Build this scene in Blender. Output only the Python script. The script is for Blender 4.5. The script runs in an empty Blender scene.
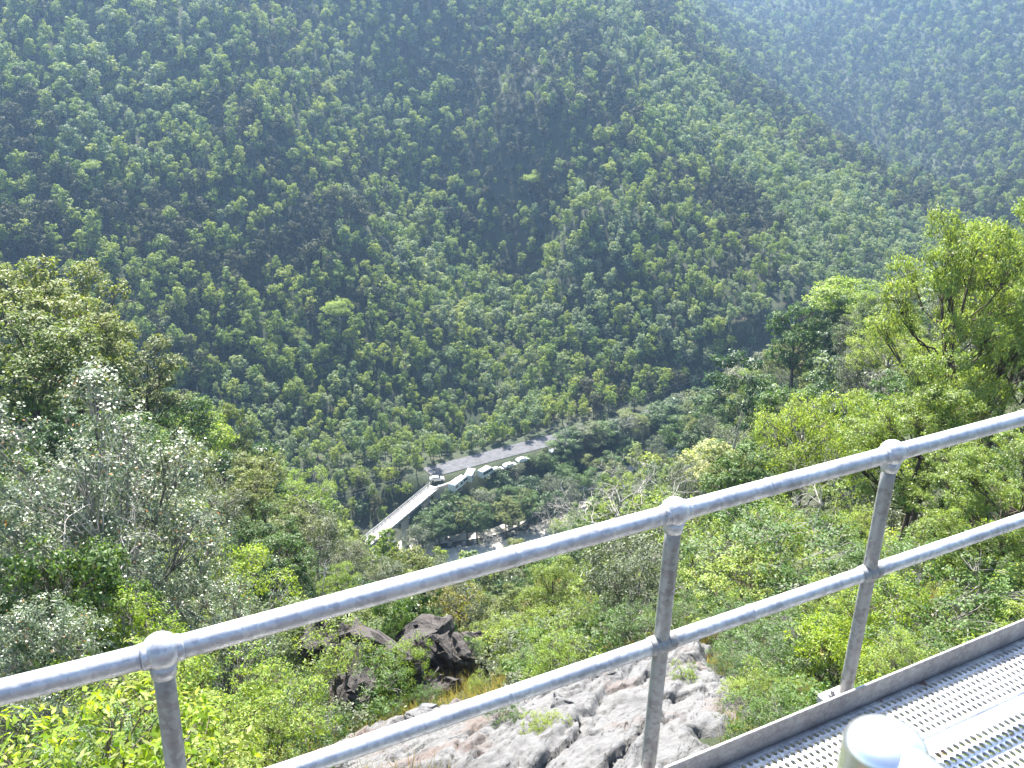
import bpy, bmesh, math, random
import numpy as np
from mathutils import Vector, Matrix

random.seed(7)
rng = np.random.default_rng(7)
scene = bpy.context.scene
C = scene.collection

# ------------------------------------------------------------------ camera
W, H = 1024, 768
F_PX, PITCH, ROLL = 1001.9, -0.3951, 0.0318
_fw = np.array([0.0, math.cos(PITCH), math.sin(PITCH)])
_r0 = np.array([1.0, 0.0, 0.0])
_u0 = np.cross(_r0, _fw)
_rt = math.cos(ROLL) * _r0 + math.sin(ROLL) * _u0
_up = -math.sin(ROLL) * _r0 + math.cos(ROLL) * _u0


def ray(u, v):
    d = _fw + _rt * ((u - W / 2) / F_PX) - _up * ((v - H / 2) / F_PX)
    return d / np.linalg.norm(d)


def at(u, v, d):
    """point seen at pixel (u, v), d metres away measured over the ground"""
    r = ray(u, v)
    return r * (d / math.hypot(r[0], r[1]))


def project(P):
    P = np.atleast_2d(P)
    z = P @ _fw
    zz = np.where(np.abs(z) < 1e-6, 1e-6, z)
    return np.stack([W / 2 + F_PX * (P @ _rt) / zz, H / 2 - F_PX * (P @ _up) / zz, z], 1)


cam_data = bpy.data.cameras.new("camera")
cam = bpy.data.objects.new("camera", cam_data)
C.objects.link(cam)
cam.matrix_world = Matrix(((_rt[0], _up[0], -_fw[0], 0), (_rt[1], _up[1], -_fw[1], 0),
                           (_rt[2], _up[2], -_fw[2], 0), (0, 0, 0, 1)))
cam_data.sensor_width = 36.0
cam_data.lens = F_PX * 36.0 / W
cam_data.clip_start = 0.05
cam_data.clip_end = 6000
cam_data.dof.use_dof = True
cam_data.dof.focus_distance = 12.0
cam_data.dof.aperture_fstop = 17.0
scene.camera = cam

# ------------------------------------------------------------------ terrain
CTRL = []


def cp(u, v, d, h=0.0):
    p = at(u, v, d)
    CTRL.append((p[0], p[1], p[2] - h))


def cx(x, y, z):
    CTRL.append((x, y, z))


# rock slope and hillside just below the walkway
for a in ((560, 764, 12.5), (720, 716, 14.5), (450, 748, 14.5), (640, 668, 18), (400, 768, 14), (700, 650, 19), (560, 700, 17),
          (480, 722, 18)):
    cp(*a)
cp(440, 700, 23); cp(455, 640, 27, 0.5); cp(400, 650, 27, 3); cp(350, 700, 22, 1); cp(300, 740, 17, 1)
cp(200, 740, 14, 2); cp(100, 740, 11.5, 2); cp(20, 760, 9.5, 2.5); cp(0, 620, 15, 4); cp(0, 500, 20, 6); cp(100, 450, 24, 7)
cp(160, 560, 26, 5); cp(200, 640, 24, 4); cp(60, 330, 50, 9)
# left spur
cp(0, 268, 70, 10); cp(150, 345, 92, 10); cp(240, 420, 132, 10); cp(330, 490, 190, 9); cp(400, 538, 232, 6)
cp(200, 470, 75, 9); cp(300, 540, 110, 9); cp(400, 565, 150, 9); cp(250, 590, 48, 7); cp(400, 610, 62, 7); cp(330, 640, 36, 5)
cp(100, 500, 45, 9)
# gully
cp(520, 590, 150, 9); cp(480, 600, 95, 7); cp(500, 640, 55, 6); cp(490, 580, 200, 8)
# right flank
cp(600, 520, 130, 9); cp(600, 580, 72, 6); cp(560, 630, 42, 3); cp(700, 560, 46, 5); cp(660, 470, 120, 10); cp(740, 440, 95, 10)
cp(820, 430, 55, 6); cp(870, 380, 82, 2); cp(900, 330, 95, 5); cp(1000, 500, 30, 3); cp(900, 640, 19.5, 1.5); cp(800, 660, 19, 1.2)
cp(1010, 580, 20, 2); cp(800, 540, 28, 2.5); cp(720, 610, 24, 1.5); cp(900, 480, 40, 3)
cp(900, 285, 150, 9); cp(850, 300, 158, 10); cp(790, 335, 176, 10); cp(700, 405, 212, 10); cp(645, 436, 238, 9)
cp(940, 262, 150, 9); cp(1020, 250, 140, 9)
# valley floor
RIVER_Z, ROAD_Z = -149.0, -138.5
cp(440, 552, 241); cp(500, 540, 247); cp(530, 528, 254)
cx(-22, 248, -149); cx(0, 244, -149); cx(22, 262, -148); cx(55, 292, -147); cx(90, 318, -146); cx(150, 345, -145); cx(220, 370, -143)
cx(-60, 246, -149); cx(-110, 240, -149); cx(-180, 240, -150); cx(300, 400, -141)
for x, y in ((-60, 269), (-21, 265), (0, 275), (20, 290), (40, 303), (62, 318), (-110, 264)):
    cx(x, y, -138.5); cx(x - 2, y + 7, -138.3)
cp(525, 500, 264, 9); cx(-6, 263, -142); cx(12, 274, -142)
# far slope
for a in ((450, 430, 300), (420, 300, 347), (350, 200, 384), (290, 100, 426), (450, 0, 515), (0, 0, 470), (0, 150, 400), (0, 235, 362),
          (150, 320, 322), (300, 440, 288), (200, 220, 372), (150, 80, 430), (400, 100, 480), (428, 200, 436), (532, 290, 393), (480, 245, 415),
          (580, 180, 392), (560, 80, 455), (250, 0, 470), (640, 300, 352), (620, 380, 318), (700, 380, 318), (700, 200, 405),
          (250, 350, 318), (350, 250, 365), (660, 100, 462)):
    cp(*a, 10)
cp(625, -4, 535, 14); cp(680, 50, 512, 16); cp(735, 108, 490, 16); cp(835, 188, 445, 18); cp(885, 245, 408, 18); cp(780, 325, 342, 1); cp(830, 260, 380, 10)
cp(750, 290, 362, 10); cp(560, -120, 600, 10); cp(450, -200, 640, 10); cp(250, -200, 620, 10); cp(0, -200, 620, 10)
# behind its right shoulder, and the farther hill
cx(260, 560, -118); cx(330, 640, -125); cx(200, 650, -95); cx(140, 700, -60); cx(420, 520, -125); cx(165, 545, -105); cx(120, 590, -80); cx(220, 500, -125); cx(190, 470, -122)
for a in ((930, 222, 768), (800, 60, 1032), (1000, 100, 960), (1024, 0, 1152), (720, 0, 1152), (900, 0, 1188), (1024, 190, 768), (870, 150, 888),
          (960, 160, 828), (700, -80, 1320), (900, -100, 1380), (1024, -100, 1344)):
    cp(*a, 10)
cx(600, 800, -40); cx(800, 900, 60); cx(600, 500, -60); cx(500, 350, -50)
# out of the picture
cx(-90, 60, -38); cx(-110, 150, -75); cx(-60, 20, -14); cx(-30, 0, -7); cx(0, 0, -6.5); cx(-8, 6, -9); cx(4, 7, -8.5); cx(10, 8, -8.5); cx(0, -10, -4.5); cx(-30, -20, 0); cx(20, 6, -5)
cx(0, -30, 6); cx(40, -20, 6); cx(40, 20, -6); cx(80, 60, -8); cx(90, 110, -25); cx(110, 170, -55); cx(130, 220, -90); cx(150, 60, 10)
cx(-60, -50, 10); cx(60, -60, 25); cx(-200, 100, -60); cx(-200, 350, -80); cx(-300, 450, -10); cx(-300, 240, -140); cx(-400, 700, 80)
cx(0, 900, 120); cx(-300, 1100, 150); cx(300, 1650, 190); cx(800, 1650, 200); cx(250, 150, -30); cx(350, 250, -60); cx(1000, 600, 60)
cx(-700, 300, -100); cx(-700, 800, 100); cx(-700, 1400, 150); cx(1100, 1400, 180); cx(1100, 0, 80); cx(-700, -60, 20); cx(500, -60, 60)

_P = np.array(CTRL)


def _tps_fit(P, smooth=0.6):
    n = len(P)
    D = np.hypot(P[:, None, 0] - P[None, :, 0], P[:, None, 1] - P[None, :, 1])
    D += np.eye(n) * -smooth
    Q = np.c_[np.ones(n), P[:, :2]]
    A = np.block([[D, Q], [Q.T, np.zeros((3, 3))]])
    return np.linalg.solve(A, np.r_[P[:, 2], np.zeros(3)])


_W = _tps_fit(_P)


def _hash(i, j, s):
    h = (i * 374761393 + j * 668265263 + s * 974634777) & 0xFFFFFFFF
    h = ((h ^ (h >> 13)) * 1274126177) & 0xFFFFFFFF
    return ((h ^ (h >> 16)) & 0xFFFF) / 65535.0


def vnoise(x, y, s=0):
    xi = np.floor(x).astype(np.int64); yi = np.floor(y).astype(np.int64)
    fx = x - xi; fy = y - yi
    fx = fx * fx * (3 - 2 * fx); fy = fy * fy * (3 - 2 * fy)
    a = _hash(xi, yi, s); b = _hash(xi + 1, yi, s); c = _hash(xi, yi + 1, s); d = _hash(xi + 1, yi + 1, s)
    return (a * (1 - fx) + b * fx) * (1 - fy) + (c * (1 - fx) + d * fx) * fy - 0.5


def fbm(x, y, s=0, o=4):
    t = 0.0; a = 1.0
    for k in range(o):
        t = t + a * vnoise(x * 2 ** k + 11.3 * k, y * 2 ** k - 7.1 * k, s + k); a *= 0.5
    return t


def at_z(u, v, z):
    r = ray(u, v)
    return r * (z / r[2])


ROAD_LINE = [(-24, 262, -138.5), (0, 278, -138.5), (20, 291, -138.4), (40, 304, -138.3), (62, 319, -138),
             (120, 345, -137), (220, 385, -136)]
RIVER_LINE = [(-170, 240, -150)] + [(-70, 243, -149.6), (-28, 243, -149.3)] + \
    [tuple(at_z(u, v, -149.0)) for u, v in ((440, 553), (480, 547), (515, 540), (538, 526))] + [(30, 272, -148), (60, 296, -147.5), (95, 322, -146.5),
                                                                              (150, 346, -145), (230, 366, -143), (330, 410, -141)]


def line_dist(x, y, line):
    best = np.full(x.shape, 1e9); zz = np.zeros(x.shape)
    for (ax, ay, az), (bx, by, bz) in zip(line[:-1], line[1:]):
        dx, dy = bx - ax, by - ay
        t = np.clip(((x - ax) * dx + (y - ay) * dy) / (dx * dx + dy * dy), 0, 1)
        d = np.hypot(x - ax - t * dx, y - ay - t * dy)
        m = d < best
        best = np.where(m, d, best); zz = np.where(m, az + t * (bz - az), zz)
    return best, zz


def terrain(x, y):
    x = np.atleast_1d(np.asarray(x, float)); y = np.atleast_1d(np.asarray(y, float))
    z = np.empty_like(x)
    for k in range(0, len(x), 20000):
        xs, ys = x[k:k + 20000], y[k:k + 20000]
        D = np.hypot(xs[:, None] - _P[None, :, 0], ys[:, None] - _P[None, :, 1])
        z[k:k + 20000] = D @ _W[:len(_P)] + _W[-3] + _W[-2] * xs + _W[-1] * ys
    r = np.hypot(x, y)
    amp = np.clip((r - 12) / 250, 0, 1)
    far = np.clip((y - 300) / 80, 0, 1)
    z = z + amp * 3.0 * fbm(x / 25, y / 25, 3) + far * 17 * fbm(x / 80, y / 150, 9, 3) + 0.35 * fbm(x / 3.0, y / 3.0, 5, 3)
    # the road bench and the river bed are level
    for line, half, soft in ((ROAD_LINE, 7.0, 4.0), (RIVER_LINE, 8.0, 7.0)):
        dist, zz = line_dist(x, y, line)
        t = np.clip((dist - half) / soft, 0, 1)
        t = t * t * (3 - 2 * t)
        z = zz * (1 - t) + z * t
    return z


def seen_ground(u, v, h=0.0, d0=5.0, d1=1300.0):
    """first point of the ground (raised by h) along the ray through a pixel"""
    r = ray(u, v); r = r / math.hypot(r[0], r[1])
    ds = np.concatenate([np.arange(d0, 60, 0.4), np.arange(60, d1, 1.5)])
    P = ds[:, None] * r
    g = terrain(P[:, 0], P[:, 1]) + h
    k = np.argmax(P[:, 2] <= g)
    return P[k].copy(), ds[k]

# ------------------------------------------------------------------ helpers
def mesh_np(name, V, faces_list, mats, mat_idx=None, smooth=False):
    """V (n,3); faces_list: list of (m,k) int arrays"""
    me = bpy.data.meshes.new(name)
    V = np.asarray(V, np.float32)
    me.vertices.add(len(V)); me.vertices.foreach_set("co", V.ravel())
    faces_list = [np.asarray(f, np.int32) for f in faces_list if len(f)]
    loops = np.concatenate([f.ravel() for f in faces_list])
    sizes = np.concatenate([np.full(len(f), f.shape[1], np.int32) for f in faces_list])
    starts = np.concatenate([[0], np.cumsum(sizes)[:-1]]).astype(np.int32)
    me.loops.add(len(loops)); me.loops.foreach_set("vertex_index", loops)
    me.polygons.add(len(sizes)); me.polygons.foreach_set("loop_start", starts)
    me.polygons.foreach_set("loop_total", sizes)
    if mat_idx is not None:
        me.polygons.foreach_set("material_index", np.asarray(mat_idx, np.int32))
    if smooth:
        me.polygons.foreach_set("use_smooth", np.ones(len(sizes), bool))
    for m in mats:
        me.materials.append(m)
    me.update(calc_edges=True)
    return me


def link(name, me, parent=None):
    o = bpy.data.objects.new(name, me); C.objects.link(o)
    if parent is not None:
        o.parent = parent
    return o


def tag(o, label=None, cat=None, group=None, kind=None):
    if label: o["label"] = label
    if cat: o["category"] = cat
    if group: o["group"] = group
    if kind: o["kind"] = kind
    return o


def empty(name, loc, label, cat, group=None, rz=0.0):
    o = bpy.data.objects.new(name, None); C.objects.link(o)
    o.location = loc; o.rotation_euler = (0, 0, rz); o.empty_display_size = 0.2
    return tag(o, label, cat, group)


def bm_obj(name, bm, m, parent=None, smooth=False):
    bmesh.ops.recalc_face_normals(bm, faces=bm.faces[:])
    me = bpy.data.meshes.new(name); bm.to_mesh(me); bm.free()
    me.materials.append(m)
    if smooth:
        me.polygons.foreach_set("use_smooth", np.ones(len(me.polygons), bool))
    return link(name, me, parent)


def box(bm, x0, x1, y0, y1, z0, z1, M=None, bevel=0.0):
    r = bmesh.ops.create_cube(bm, size=1.0)
    vs = r["verts"]
    bmesh.ops.scale(bm, verts=vs, vec=(x1 - x0, y1 - y0, z1 - z0))
    bmesh.ops.translate(bm, verts=vs, vec=((x0 + x1) / 2, (y0 + y1) / 2, (z0 + z1) / 2))
    if bevel:
        es = list({e for v in vs for e in v.link_edges})
        rb = bmesh.ops.bevel(bm, geom=es, offset=bevel, segments=2, affect="EDGES")
        vs = list({v for f in rb["faces"] for v in f.verts} | {v for v in vs if v.is_valid})
    if M is not None:
        bmesh.ops.transform(bm, matrix=M, verts=vs)


def frames(P):
    P = np.asarray(P, float)
    T = np.gradient(P, axis=0); T /= np.linalg.norm(T, axis=1)[:, None] + 1e-12
    ref = np.array([0.31, 0.95, 0.05]) if abs(T[0][2]) > 0.8 else np.array([0, 0, 1.0])
    A = np.cross(T, ref); A /= np.linalg.norm(A, axis=1)[:, None] + 1e-9
    B = np.cross(T, A)
    return A, B


def tube(P, R, k=6, cap=False):
    P = np.asarray(P, float); R = np.broadcast_to(np.asarray(R, float), (len(P),))
    A, B = frames(P)
    a = np.arange(k) / k * 2 * math.pi
    V = P[:, None] + R[:, None, None] * (np.cos(a)[None, :, None] * A[:, None] + np.sin(a)[None, :, None] * B[:, None])
    V = V.reshape(-1, 3)
    i = np.arange(len(P) - 1)[:, None] * k; j = np.arange(k)[None]; j2 = (j + 1) % k
    F = np.stack([i + j, i + j2, i + k + j2, i + k + j], -1).reshape(-1, 4)
    return V, F


def tube_bm(bm, P, R, k=20):
    V, F = tube(P, R, k)
    vs = [bm.verts.new(v) for v in V]
    for f in F:
        bm.faces.new([vs[q] for q in f])
    bm.faces.new(vs[:k][::-1]); bm.faces.new(vs[-k:])


class Soup:
    def __init__(self): self.V = []; self.F = []; self.n = 0
    def add(self, V, F): self.V.append(V); self.F.append(F + self.n); self.n += len(V)
    def get(self):
        return np.concatenate(self.V), np.concatenate(self.F)


# ------------------------------------------------------------------ materials
def mat(name):
    m = bpy.data.materials.new(name); m.use_nodes = True
    nt = m.node_tree
    for nd in list(nt.nodes): nt.nodes.remove(nd)
    out = nt.nodes.new("ShaderNodeOutputMaterial")
    return m, nt, out


def N(nt, t, **kw):
    nd = nt.nodes.new(t)
    for k, v in kw.items():
        if k in nd.inputs: nd.inputs[k].default_value = v
        else: setattr(nd, k, v)
    return nd


def ramp(nt, fac, stops):
    r = nt.nodes.new("ShaderNodeValToRGB")
    el = r.color_ramp.elements
    while len(el) < len(stops): el.new(0.5)
    for e, (p, c) in zip(el, stops):
        e.position = p; e.color = (*c, 1)
    nt.links.new(fac, r.inputs["Fac"])
    return r.outputs["Color"]


def simple(name, col, rough=0.6, metal=0.0, var=0.15, scale=3.0, bump=0.0, coat=0.0):
    m, nt, out = mat(name)
    b = N(nt, "ShaderNodeBsdfPrincipled", Roughness=rough, Metallic=metal)
    tc = N(nt, "ShaderNodeTexCoord")
    nz = N(nt, "ShaderNodeTexNoise", Scale=scale, Detail=6.0)
    nt.links.new(tc.outputs["Object"], nz.inputs["Vector"])
    c = ramp(nt, nz.outputs["Fac"], [(0.3, tuple(x * (1 - var) for x in col)), (0.7, tuple(min(1, x * (1 + var)) for x in col))])
    nt.links.new(c, b.inputs["Base Color"])
    if coat: b.inputs["Coat Weight"].default_value = coat
    if bump:
        bp = N(nt, "ShaderNodeBump", Strength=bump, Distance=0.05)
        nt.links.new(nz.outputs["Fac"], bp.inputs["Height"]); nt.links.new(bp.outputs["Normal"], b.inputs["Normal"])
    nt.links.new(b.outputs["BSDF"], out.inputs["Surface"])
    return m


def leaf_mat(name, cols, trans=0.3, rough=0.52, spec=0.4, ty=(1.25, 1.25, 0.55), dead=0.0, gain=1.3):
    """cols: list of colours picked per tree; each leaf varies a little"""
    m, nt, out = mat(name)
    oi = N(nt, "ShaderNodeObjectInfo")
    trans = min(0.5, trans * 1.25)
    st = [(i / max(1, len(cols) - 1), tuple(x * gain for x in c)) for i, c in enumerate(cols)]
    base = ramp(nt, oi.outputs["Random"], st)
    ge = N(nt, "ShaderNodeNewGeometry")
    hs = N(nt, "ShaderNodeHueSaturation")
    nt.links.new(base, hs.inputs["Color"])
    mr = N(nt, "ShaderNodeMapRange"); mr.inputs["To Min"].default_value = 0.62; mr.inputs["To Max"].default_value = 1.45
    nt.links.new(ge.outputs["Random Per Island"], mr.inputs["Value"]); nt.links.new(mr.outputs["Result"], hs.inputs["Value"])
    wn = N(nt, "ShaderNodeTexWhiteNoise", noise_dimensions="1D"); nt.links.new(ge.outputs["Random Per Island"], wn.inputs["W"])
    mh = N(nt, "ShaderNodeMapRange"); mh.inputs["To Min"].default_value = 0.475; mh.inputs["To Max"].default_value = 0.52
    nt.links.new(wn.outputs["Value"], mh.inputs["Value"]); nt.links.new(mh.outputs["Result"], hs.inputs["Hue"])
    col = hs.outputs["Color"]
    if dead:
        gt = N(nt, "ShaderNodeMath", operation="GREATER_THAN"); gt.inputs[1].default_value = 1 - dead
        nt.links.new(wn.outputs["Value"], gt.inputs[0])
        mx = N(nt, "ShaderNodeMix", data_type="RGBA"); mx.inputs[7].default_value = (0.5, 0.22, 0.05, 1)
        nt.links.new(gt.outputs[0], mx.inputs[0]); nt.links.new(col, mx.inputs[6]); col = mx.outputs[2]
    b = N(nt, "ShaderNodeBsdfPrincipled", Roughness=rough)
    b.inputs["Specular IOR Level"].default_value = spec
    nt.links.new(col, b.inputs["Base Color"])
    tr = N(nt, "ShaderNodeBsdfTranslucent")
    mu = N(nt, "ShaderNodeMix", data_type="RGBA", blend_type="MULTIPLY"); mu.inputs[0].default_value = 1.0
    mu.inputs[7].default_value = (*ty, 1)
    nt.links.new(col, mu.inputs[6]); nt.links.new(mu.outputs[2], tr.inputs["Color"])
    ms = N(nt, "ShaderNodeMixShader", Fac=trans)
    nt.links.new(b.outputs["BSDF"], ms.inputs[1]); nt.links.new(tr.outputs["BSDF"], ms.inputs[2])
    nt.links.new(ms.outputs["Shader"], out.inputs["Surface"])
    return m


def bark_mat(name, a, b_, scale=6.0):
    m, nt, out = mat(name)
    tc = N(nt, "ShaderNodeTexCoord")
    mp = N(nt, "ShaderNodeMapping"); mp.inputs["Scale"].default_value = (1, 1, 0.25)
    nt.links.new(tc.outputs["Object"], mp.inputs["Vector"])
    nz = N(nt, "ShaderNodeTexNoise", Scale=scale, Detail=5.0); nt.links.new(mp.outputs["Vector"], nz.inputs["Vector"])
    c = ramp(nt, nz.outputs["Fac"], [(0.35, a), (0.62, b_)])
    b = N(nt, "ShaderNodeBsdfPrincipled", Roughness=0.85); nt.links.new(c, b.inputs["Base Color"])
    bp = N(nt, "ShaderNodeBump", Strength=0.6, Distance=0.03); nt.links.new(nz.outputs["Fac"], bp.inputs["Height"])
    nt.links.new(bp.outputs["Normal"], b.inputs["Normal"])
    nt.links.new(b.outputs["BSDF"], out.inputs["Surface"])
    return m


def galv_mat(name, base=0.62, rough=0.42, metal=0.8, rust=False, spangle=1.0, warm=1.0):
    m, nt, out = mat(name)
    tc = N(nt, "ShaderNodeTexCoord")
    vo = N(nt, "ShaderNodeTexVoronoi", Scale=70.0); nt.links.new(tc.outputs["Object"], vo.inputs["Vector"])
    n1 = N(nt, "ShaderNodeTexNoise", Scale=9.0, Detail=5.0); nt.links.new(tc.outputs["Object"], n1.inputs["Vector"])
    n2 = N(nt, "ShaderNodeTexNoise", Scale=42.0, Detail=4.0); nt.links.new(tc.outputs["Object"], n2.inputs["Vector"])
    sep = N(nt, "ShaderNodeSeparateColor"); nt.links.new(vo.outputs["Color"], sep.inputs["Color"])
    a = N(nt, "ShaderNodeMath", operation="MULTIPLY_ADD"); a.inputs[1].default_value = 0.35 * spangle
    nt.links.new(sep.outputs[0], a.inputs[0]); nt.links.new(n1.outputs["Fac"], a.inputs[2])
    c = ramp(nt, a.outputs[0], [(0.3, (base * .66 * warm, base * .66, base * .68 / warm)), (0.62, (base * warm, base, base * 1.03 / warm)), (0.95, (base * 1.35, base * 1.35, base * 1.3))])
    b = N(nt, "ShaderNodeBsdfPrincipled", Roughness=rough, Metallic=metal)
    if rust:
        n3 = N(nt, "ShaderNodeTexNoise", Scale=7.0, Detail=8.0, Roughness=0.7); nt.links.new(tc.outputs["Object"], n3.inputs["Vector"])
        rf = ramp(nt, n3.outputs["Fac"], [(0.60, (0, 0, 0)), (0.65, (1, 1, 1))])
        mx = N(nt, "ShaderNodeMix", data_type="RGBA"); mx.inputs[7].default_value = (0.20, 0.075, 0.03, 1)
        nt.links.new(rf, mx.inputs[0]); nt.links.new(c, mx.inputs[6]); c = mx.outputs[2]
        inv = N(nt, "ShaderNodeMath", operation="MULTIPLY_ADD"); inv.inputs[1].default_value = -metal; inv.inputs[2].default_value = metal
        nt.links.new(rf, inv.inputs[0]); nt.links.new(inv.outputs[0], b.inputs["Metallic"])
    nt.links.new(c, b.inputs["Base Color"])
    rr = N(nt, "ShaderNodeMapRange"); rr.inputs["To Min"].default_value = rough - .1; rr.inputs["To Max"].default_value = rough + .16
    nt.links.new(n2.outputs["Fac"], rr.inputs["Value"]); nt.links.new(rr.outputs["Result"], b.inputs["Roughness"])
    bp = N(nt, "ShaderNodeBump", Strength=0.12, Distance=0.01); nt.links.new(n2.outputs["Fac"], bp.inputs["Height"])
    nt.links.new(bp.outputs["Normal"], b.inputs["Normal"])
    nt.links.new(b.outputs["BSDF"], out.inputs["Surface"])
    return m


def ground_mat():
    m, nt, out = mat("hillside_soil")
    tc = N(nt, "ShaderNodeTexCoord")
    n1 = N(nt, "ShaderNodeTexNoise", Scale=0.12, Detail=8.0, Roughness=0.65); nt.links.new(tc.outputs["Object"], n1.inputs["Vector"])
    n2 = N(nt, "ShaderNodeTexNoise", Scale=2.6, Detail=8.0, Roughness=0.7); nt.links.new(tc.outputs["Object"], n2.inputs["Vector"])
    c1 = ramp(nt, n1.outputs["Fac"], [(0.40, (0.028, 0.045, 0.016)), (0.58, (0.04, 0.05, 0.02)), (0.72, (0.06, 0.048, 0.03)), (0.82, (0.085, 0.062, 0.044))])
    c2 = ramp(nt, n2.outputs["Fac"], [(0.3, (0.55, 0.55, 0.55)), (0.7, (1.35, 1.3, 1.2))])
    mu = N(nt, "ShaderNodeMix", data_type="RGBA", blend_type="MULTIPLY"); mu.inputs[0].default_value = 1.0
    nt.links.new(c1, mu.inputs[6]); nt.links.new(c2, mu.inputs[7])
    b = N(nt, "ShaderNodeBsdfPrincipled", Roughness=0.95); nt.links.new(mu.outputs[2], b.inputs["Base Color"])
    bp = N(nt, "ShaderNodeBump", Strength=0.8, Distance=0.25); nt.links.new(n2.outputs["Fac"], bp.inputs["Height"])
    nt.links.new(bp.outputs["Normal"], b.inputs["Normal"])
    nt.links.new(b.outputs["BSDF"], out.inputs["Surface"])
    return m


def rock_mat(name, light, mid, pink, dark, sc=1.0, ang=0.85):
    m, nt, out = mat(name)
    tc = N(nt, "ShaderNodeTexCoord")
    n1 = N(nt, "ShaderNodeTexNoise", Scale=0.55 * sc, Detail=7.0, Roughness=0.6); nt.links.new(tc.outputs["Object"], n1.inputs["Vector"])
    n2 = N(nt, "ShaderNodeTexNoise", Scale=5.0 * sc, Detail=9.0, Roughness=0.72); nt.links.new(tc.outputs["Object"], n2.inputs["Vector"])
    mp = N(nt, "ShaderNodeMapping", vector_type="TEXTURE"); mp.inputs["Rotation"].default_value = (0.0, 0.0, ang); mp.inputs["Scale"].default_value = (5.0, 0.42, 0.8)
    nt.links.new(tc.outputs["Object"], mp.inputs["Vector"])
    jn = N(nt, "ShaderNodeTexNoise", Scale=1.0 * sc, Detail=4.0, Roughness=0.6, Distortion=0.25); nt.links.new(mp.outputs["Vector"], jn.inputs["Vector"])
    ab = N(nt, "ShaderNodeMath", operation="SUBTRACT"); ab.inputs[1].default_value = 0.5; nt.links.new(jn.outputs["Fac"], ab.inputs[0])
    ab2 = N(nt, "ShaderNodeMath", operation="ABSOLUTE"); nt.links.new(ab.outputs[0], ab2.inputs[0])
    c1 = ramp(nt, n1.outputs["Fac"], [(0.36, mid), (0.45, light), (0.54, light), (0.62, pink)])
    c2 = ramp(nt, n2.outputs["Fac"], [(0.3, (0.5, 0.5, 0.5)), (0.45, (0.9, 0.9, 0.9)), (0.72, (1.25, 1.25, 1.25))])
    mu = N(nt, "ShaderNodeMix", data_type="RGBA", blend_type="MULTIPLY"); mu.inputs[0].default_value = 1.0
    nt.links.new(c1, mu.inputs[6]); nt.links.new(c2, mu.inputs[7])
    cr = ramp(nt, ab2.outputs[0], [(0.0, (0.8, 0.8, 0.8)), (0.0035, (0, 0, 0))])
    mx = N(nt, "ShaderNodeMix", data_type="RGBA"); mx.inputs[7].default_value = (*dark, 1)
    nt.links.new(cr, mx.inputs[0]); nt.links.new(mu.outputs[2], mx.inputs[6])
    b = N(nt, "ShaderNodeBsdfPrincipled", Roughness=0.85); nt.links.new(mx.outputs[2], b.inputs["Base Color"])
    ad = N(nt, "ShaderNodeMath", operation="MULTIPLY_ADD"); ad.inputs[1].default_value = -0.7
    nt.links.new(cr, ad.inputs[0]); nt.links.new(n2.outputs["Fac"], ad.inputs[2])
    bp = N(nt, "ShaderNodeBump", Strength=0.9, Distance=0.12 / sc); nt.links.new(ad.outputs[0], bp.inputs["Height"])
    nt.links.new(bp.outputs["Normal"], b.inputs["Normal"])
    nt.links.new(b.outputs["BSDF"], out.inputs["Surface"])
    return m


M_GROUND = ground_mat()
M_ROCK = rock_mat("pale_rock", (0.18, 0.178, 0.175), (0.12, 0.118, 0.116), (0.165, 0.13, 0.112), (0.03, 0.045, 0.04))
M_DARKROCK = rock_mat("dark_rock", (0.07, 0.06, 0.054), (0.035, 0.032, 0.032), (0.105, 0.072, 0.055), (0.012, 0.012, 0.012), 0.9)
M_RIVROCK = rock_mat("river_rock", (0.42, 0.40, 0.37), (0.26, 0.25, 0.24), (0.36, 0.30, 0.25), (0.08, 0.07, 0.06), 0.5)
M_RAIL = galv_mat("galvanised_rail", 0.56, 0.42, 0.45, spangle=1.0)
M_POST = galv_mat("galvanised_post", 0.27, 0.5, 0.35, spangle=1.9, warm=1.06)
M_TOE = galv_mat("weathered_galvanised", 0.36, 0.5, 0.35, warm=1.04)
M_GRATE = galv_mat("rust_flecked_grating", 0.6, 0.42, 0.7, rust=True)
M_CHROME = simple("worn_bright_steel", (0.86, 0.85, 0.86), 0.24, 0.92, 0.04, 5)
M_ASPH = simple("asphalt", (0.085, 0.085, 0.09), 0.9, 0, 0.3, 0.8)
M_CONC = simple("concrete", (0.42, 0.40, 0.37), 0.85, 0, 0.15, 0.6)
M_DECK = simple("bridge_deck_concrete", (0.47, 0.45, 0.43), 0.85, 0, 0.12, 0.4)
M_STEEL = simple("grey_painted_steel", (0.3, 0.31, 0.32), 0.5, 0.2, 0.1)
M_LINE = simple("road_paint", (0.75, 0.75, 0.72), 0.7)
M_WHITE = simple("white_vehicle_paint", (0.8, 0.8, 0.8), 0.25, 0, 0.03, 2, coat=0.5)
M_SILVER = simple("silver_vehicle_paint", (0.5, 0.52, 0.55), 0.3, 0.5, 0.03, 2, coat=0.5)
M_GLASS = simple("dark_window_glass", (0.02, 0.025, 0.03), 0.08)
M_TYRE = simple("tyre_rubber", (0.02, 0.02, 0.02), 0.8)
M_GRAVEL = simple("gravel", (0.46, 0.43, 0.38), 0.9, 0, 0.28, 0.9, 0.5)
M_EARTH = simple("red_earth", (0.15, 0.10, 0.075), 0.95, 0, 0.4, 0.4, 0.6)
M_CABLE = simple("cable", (0.25, 0.25, 0.25), 0.4, 0.5)
M_WOOD = simple("grey_timber_pole", (0.3, 0.27, 0.23), 0.85)

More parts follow.
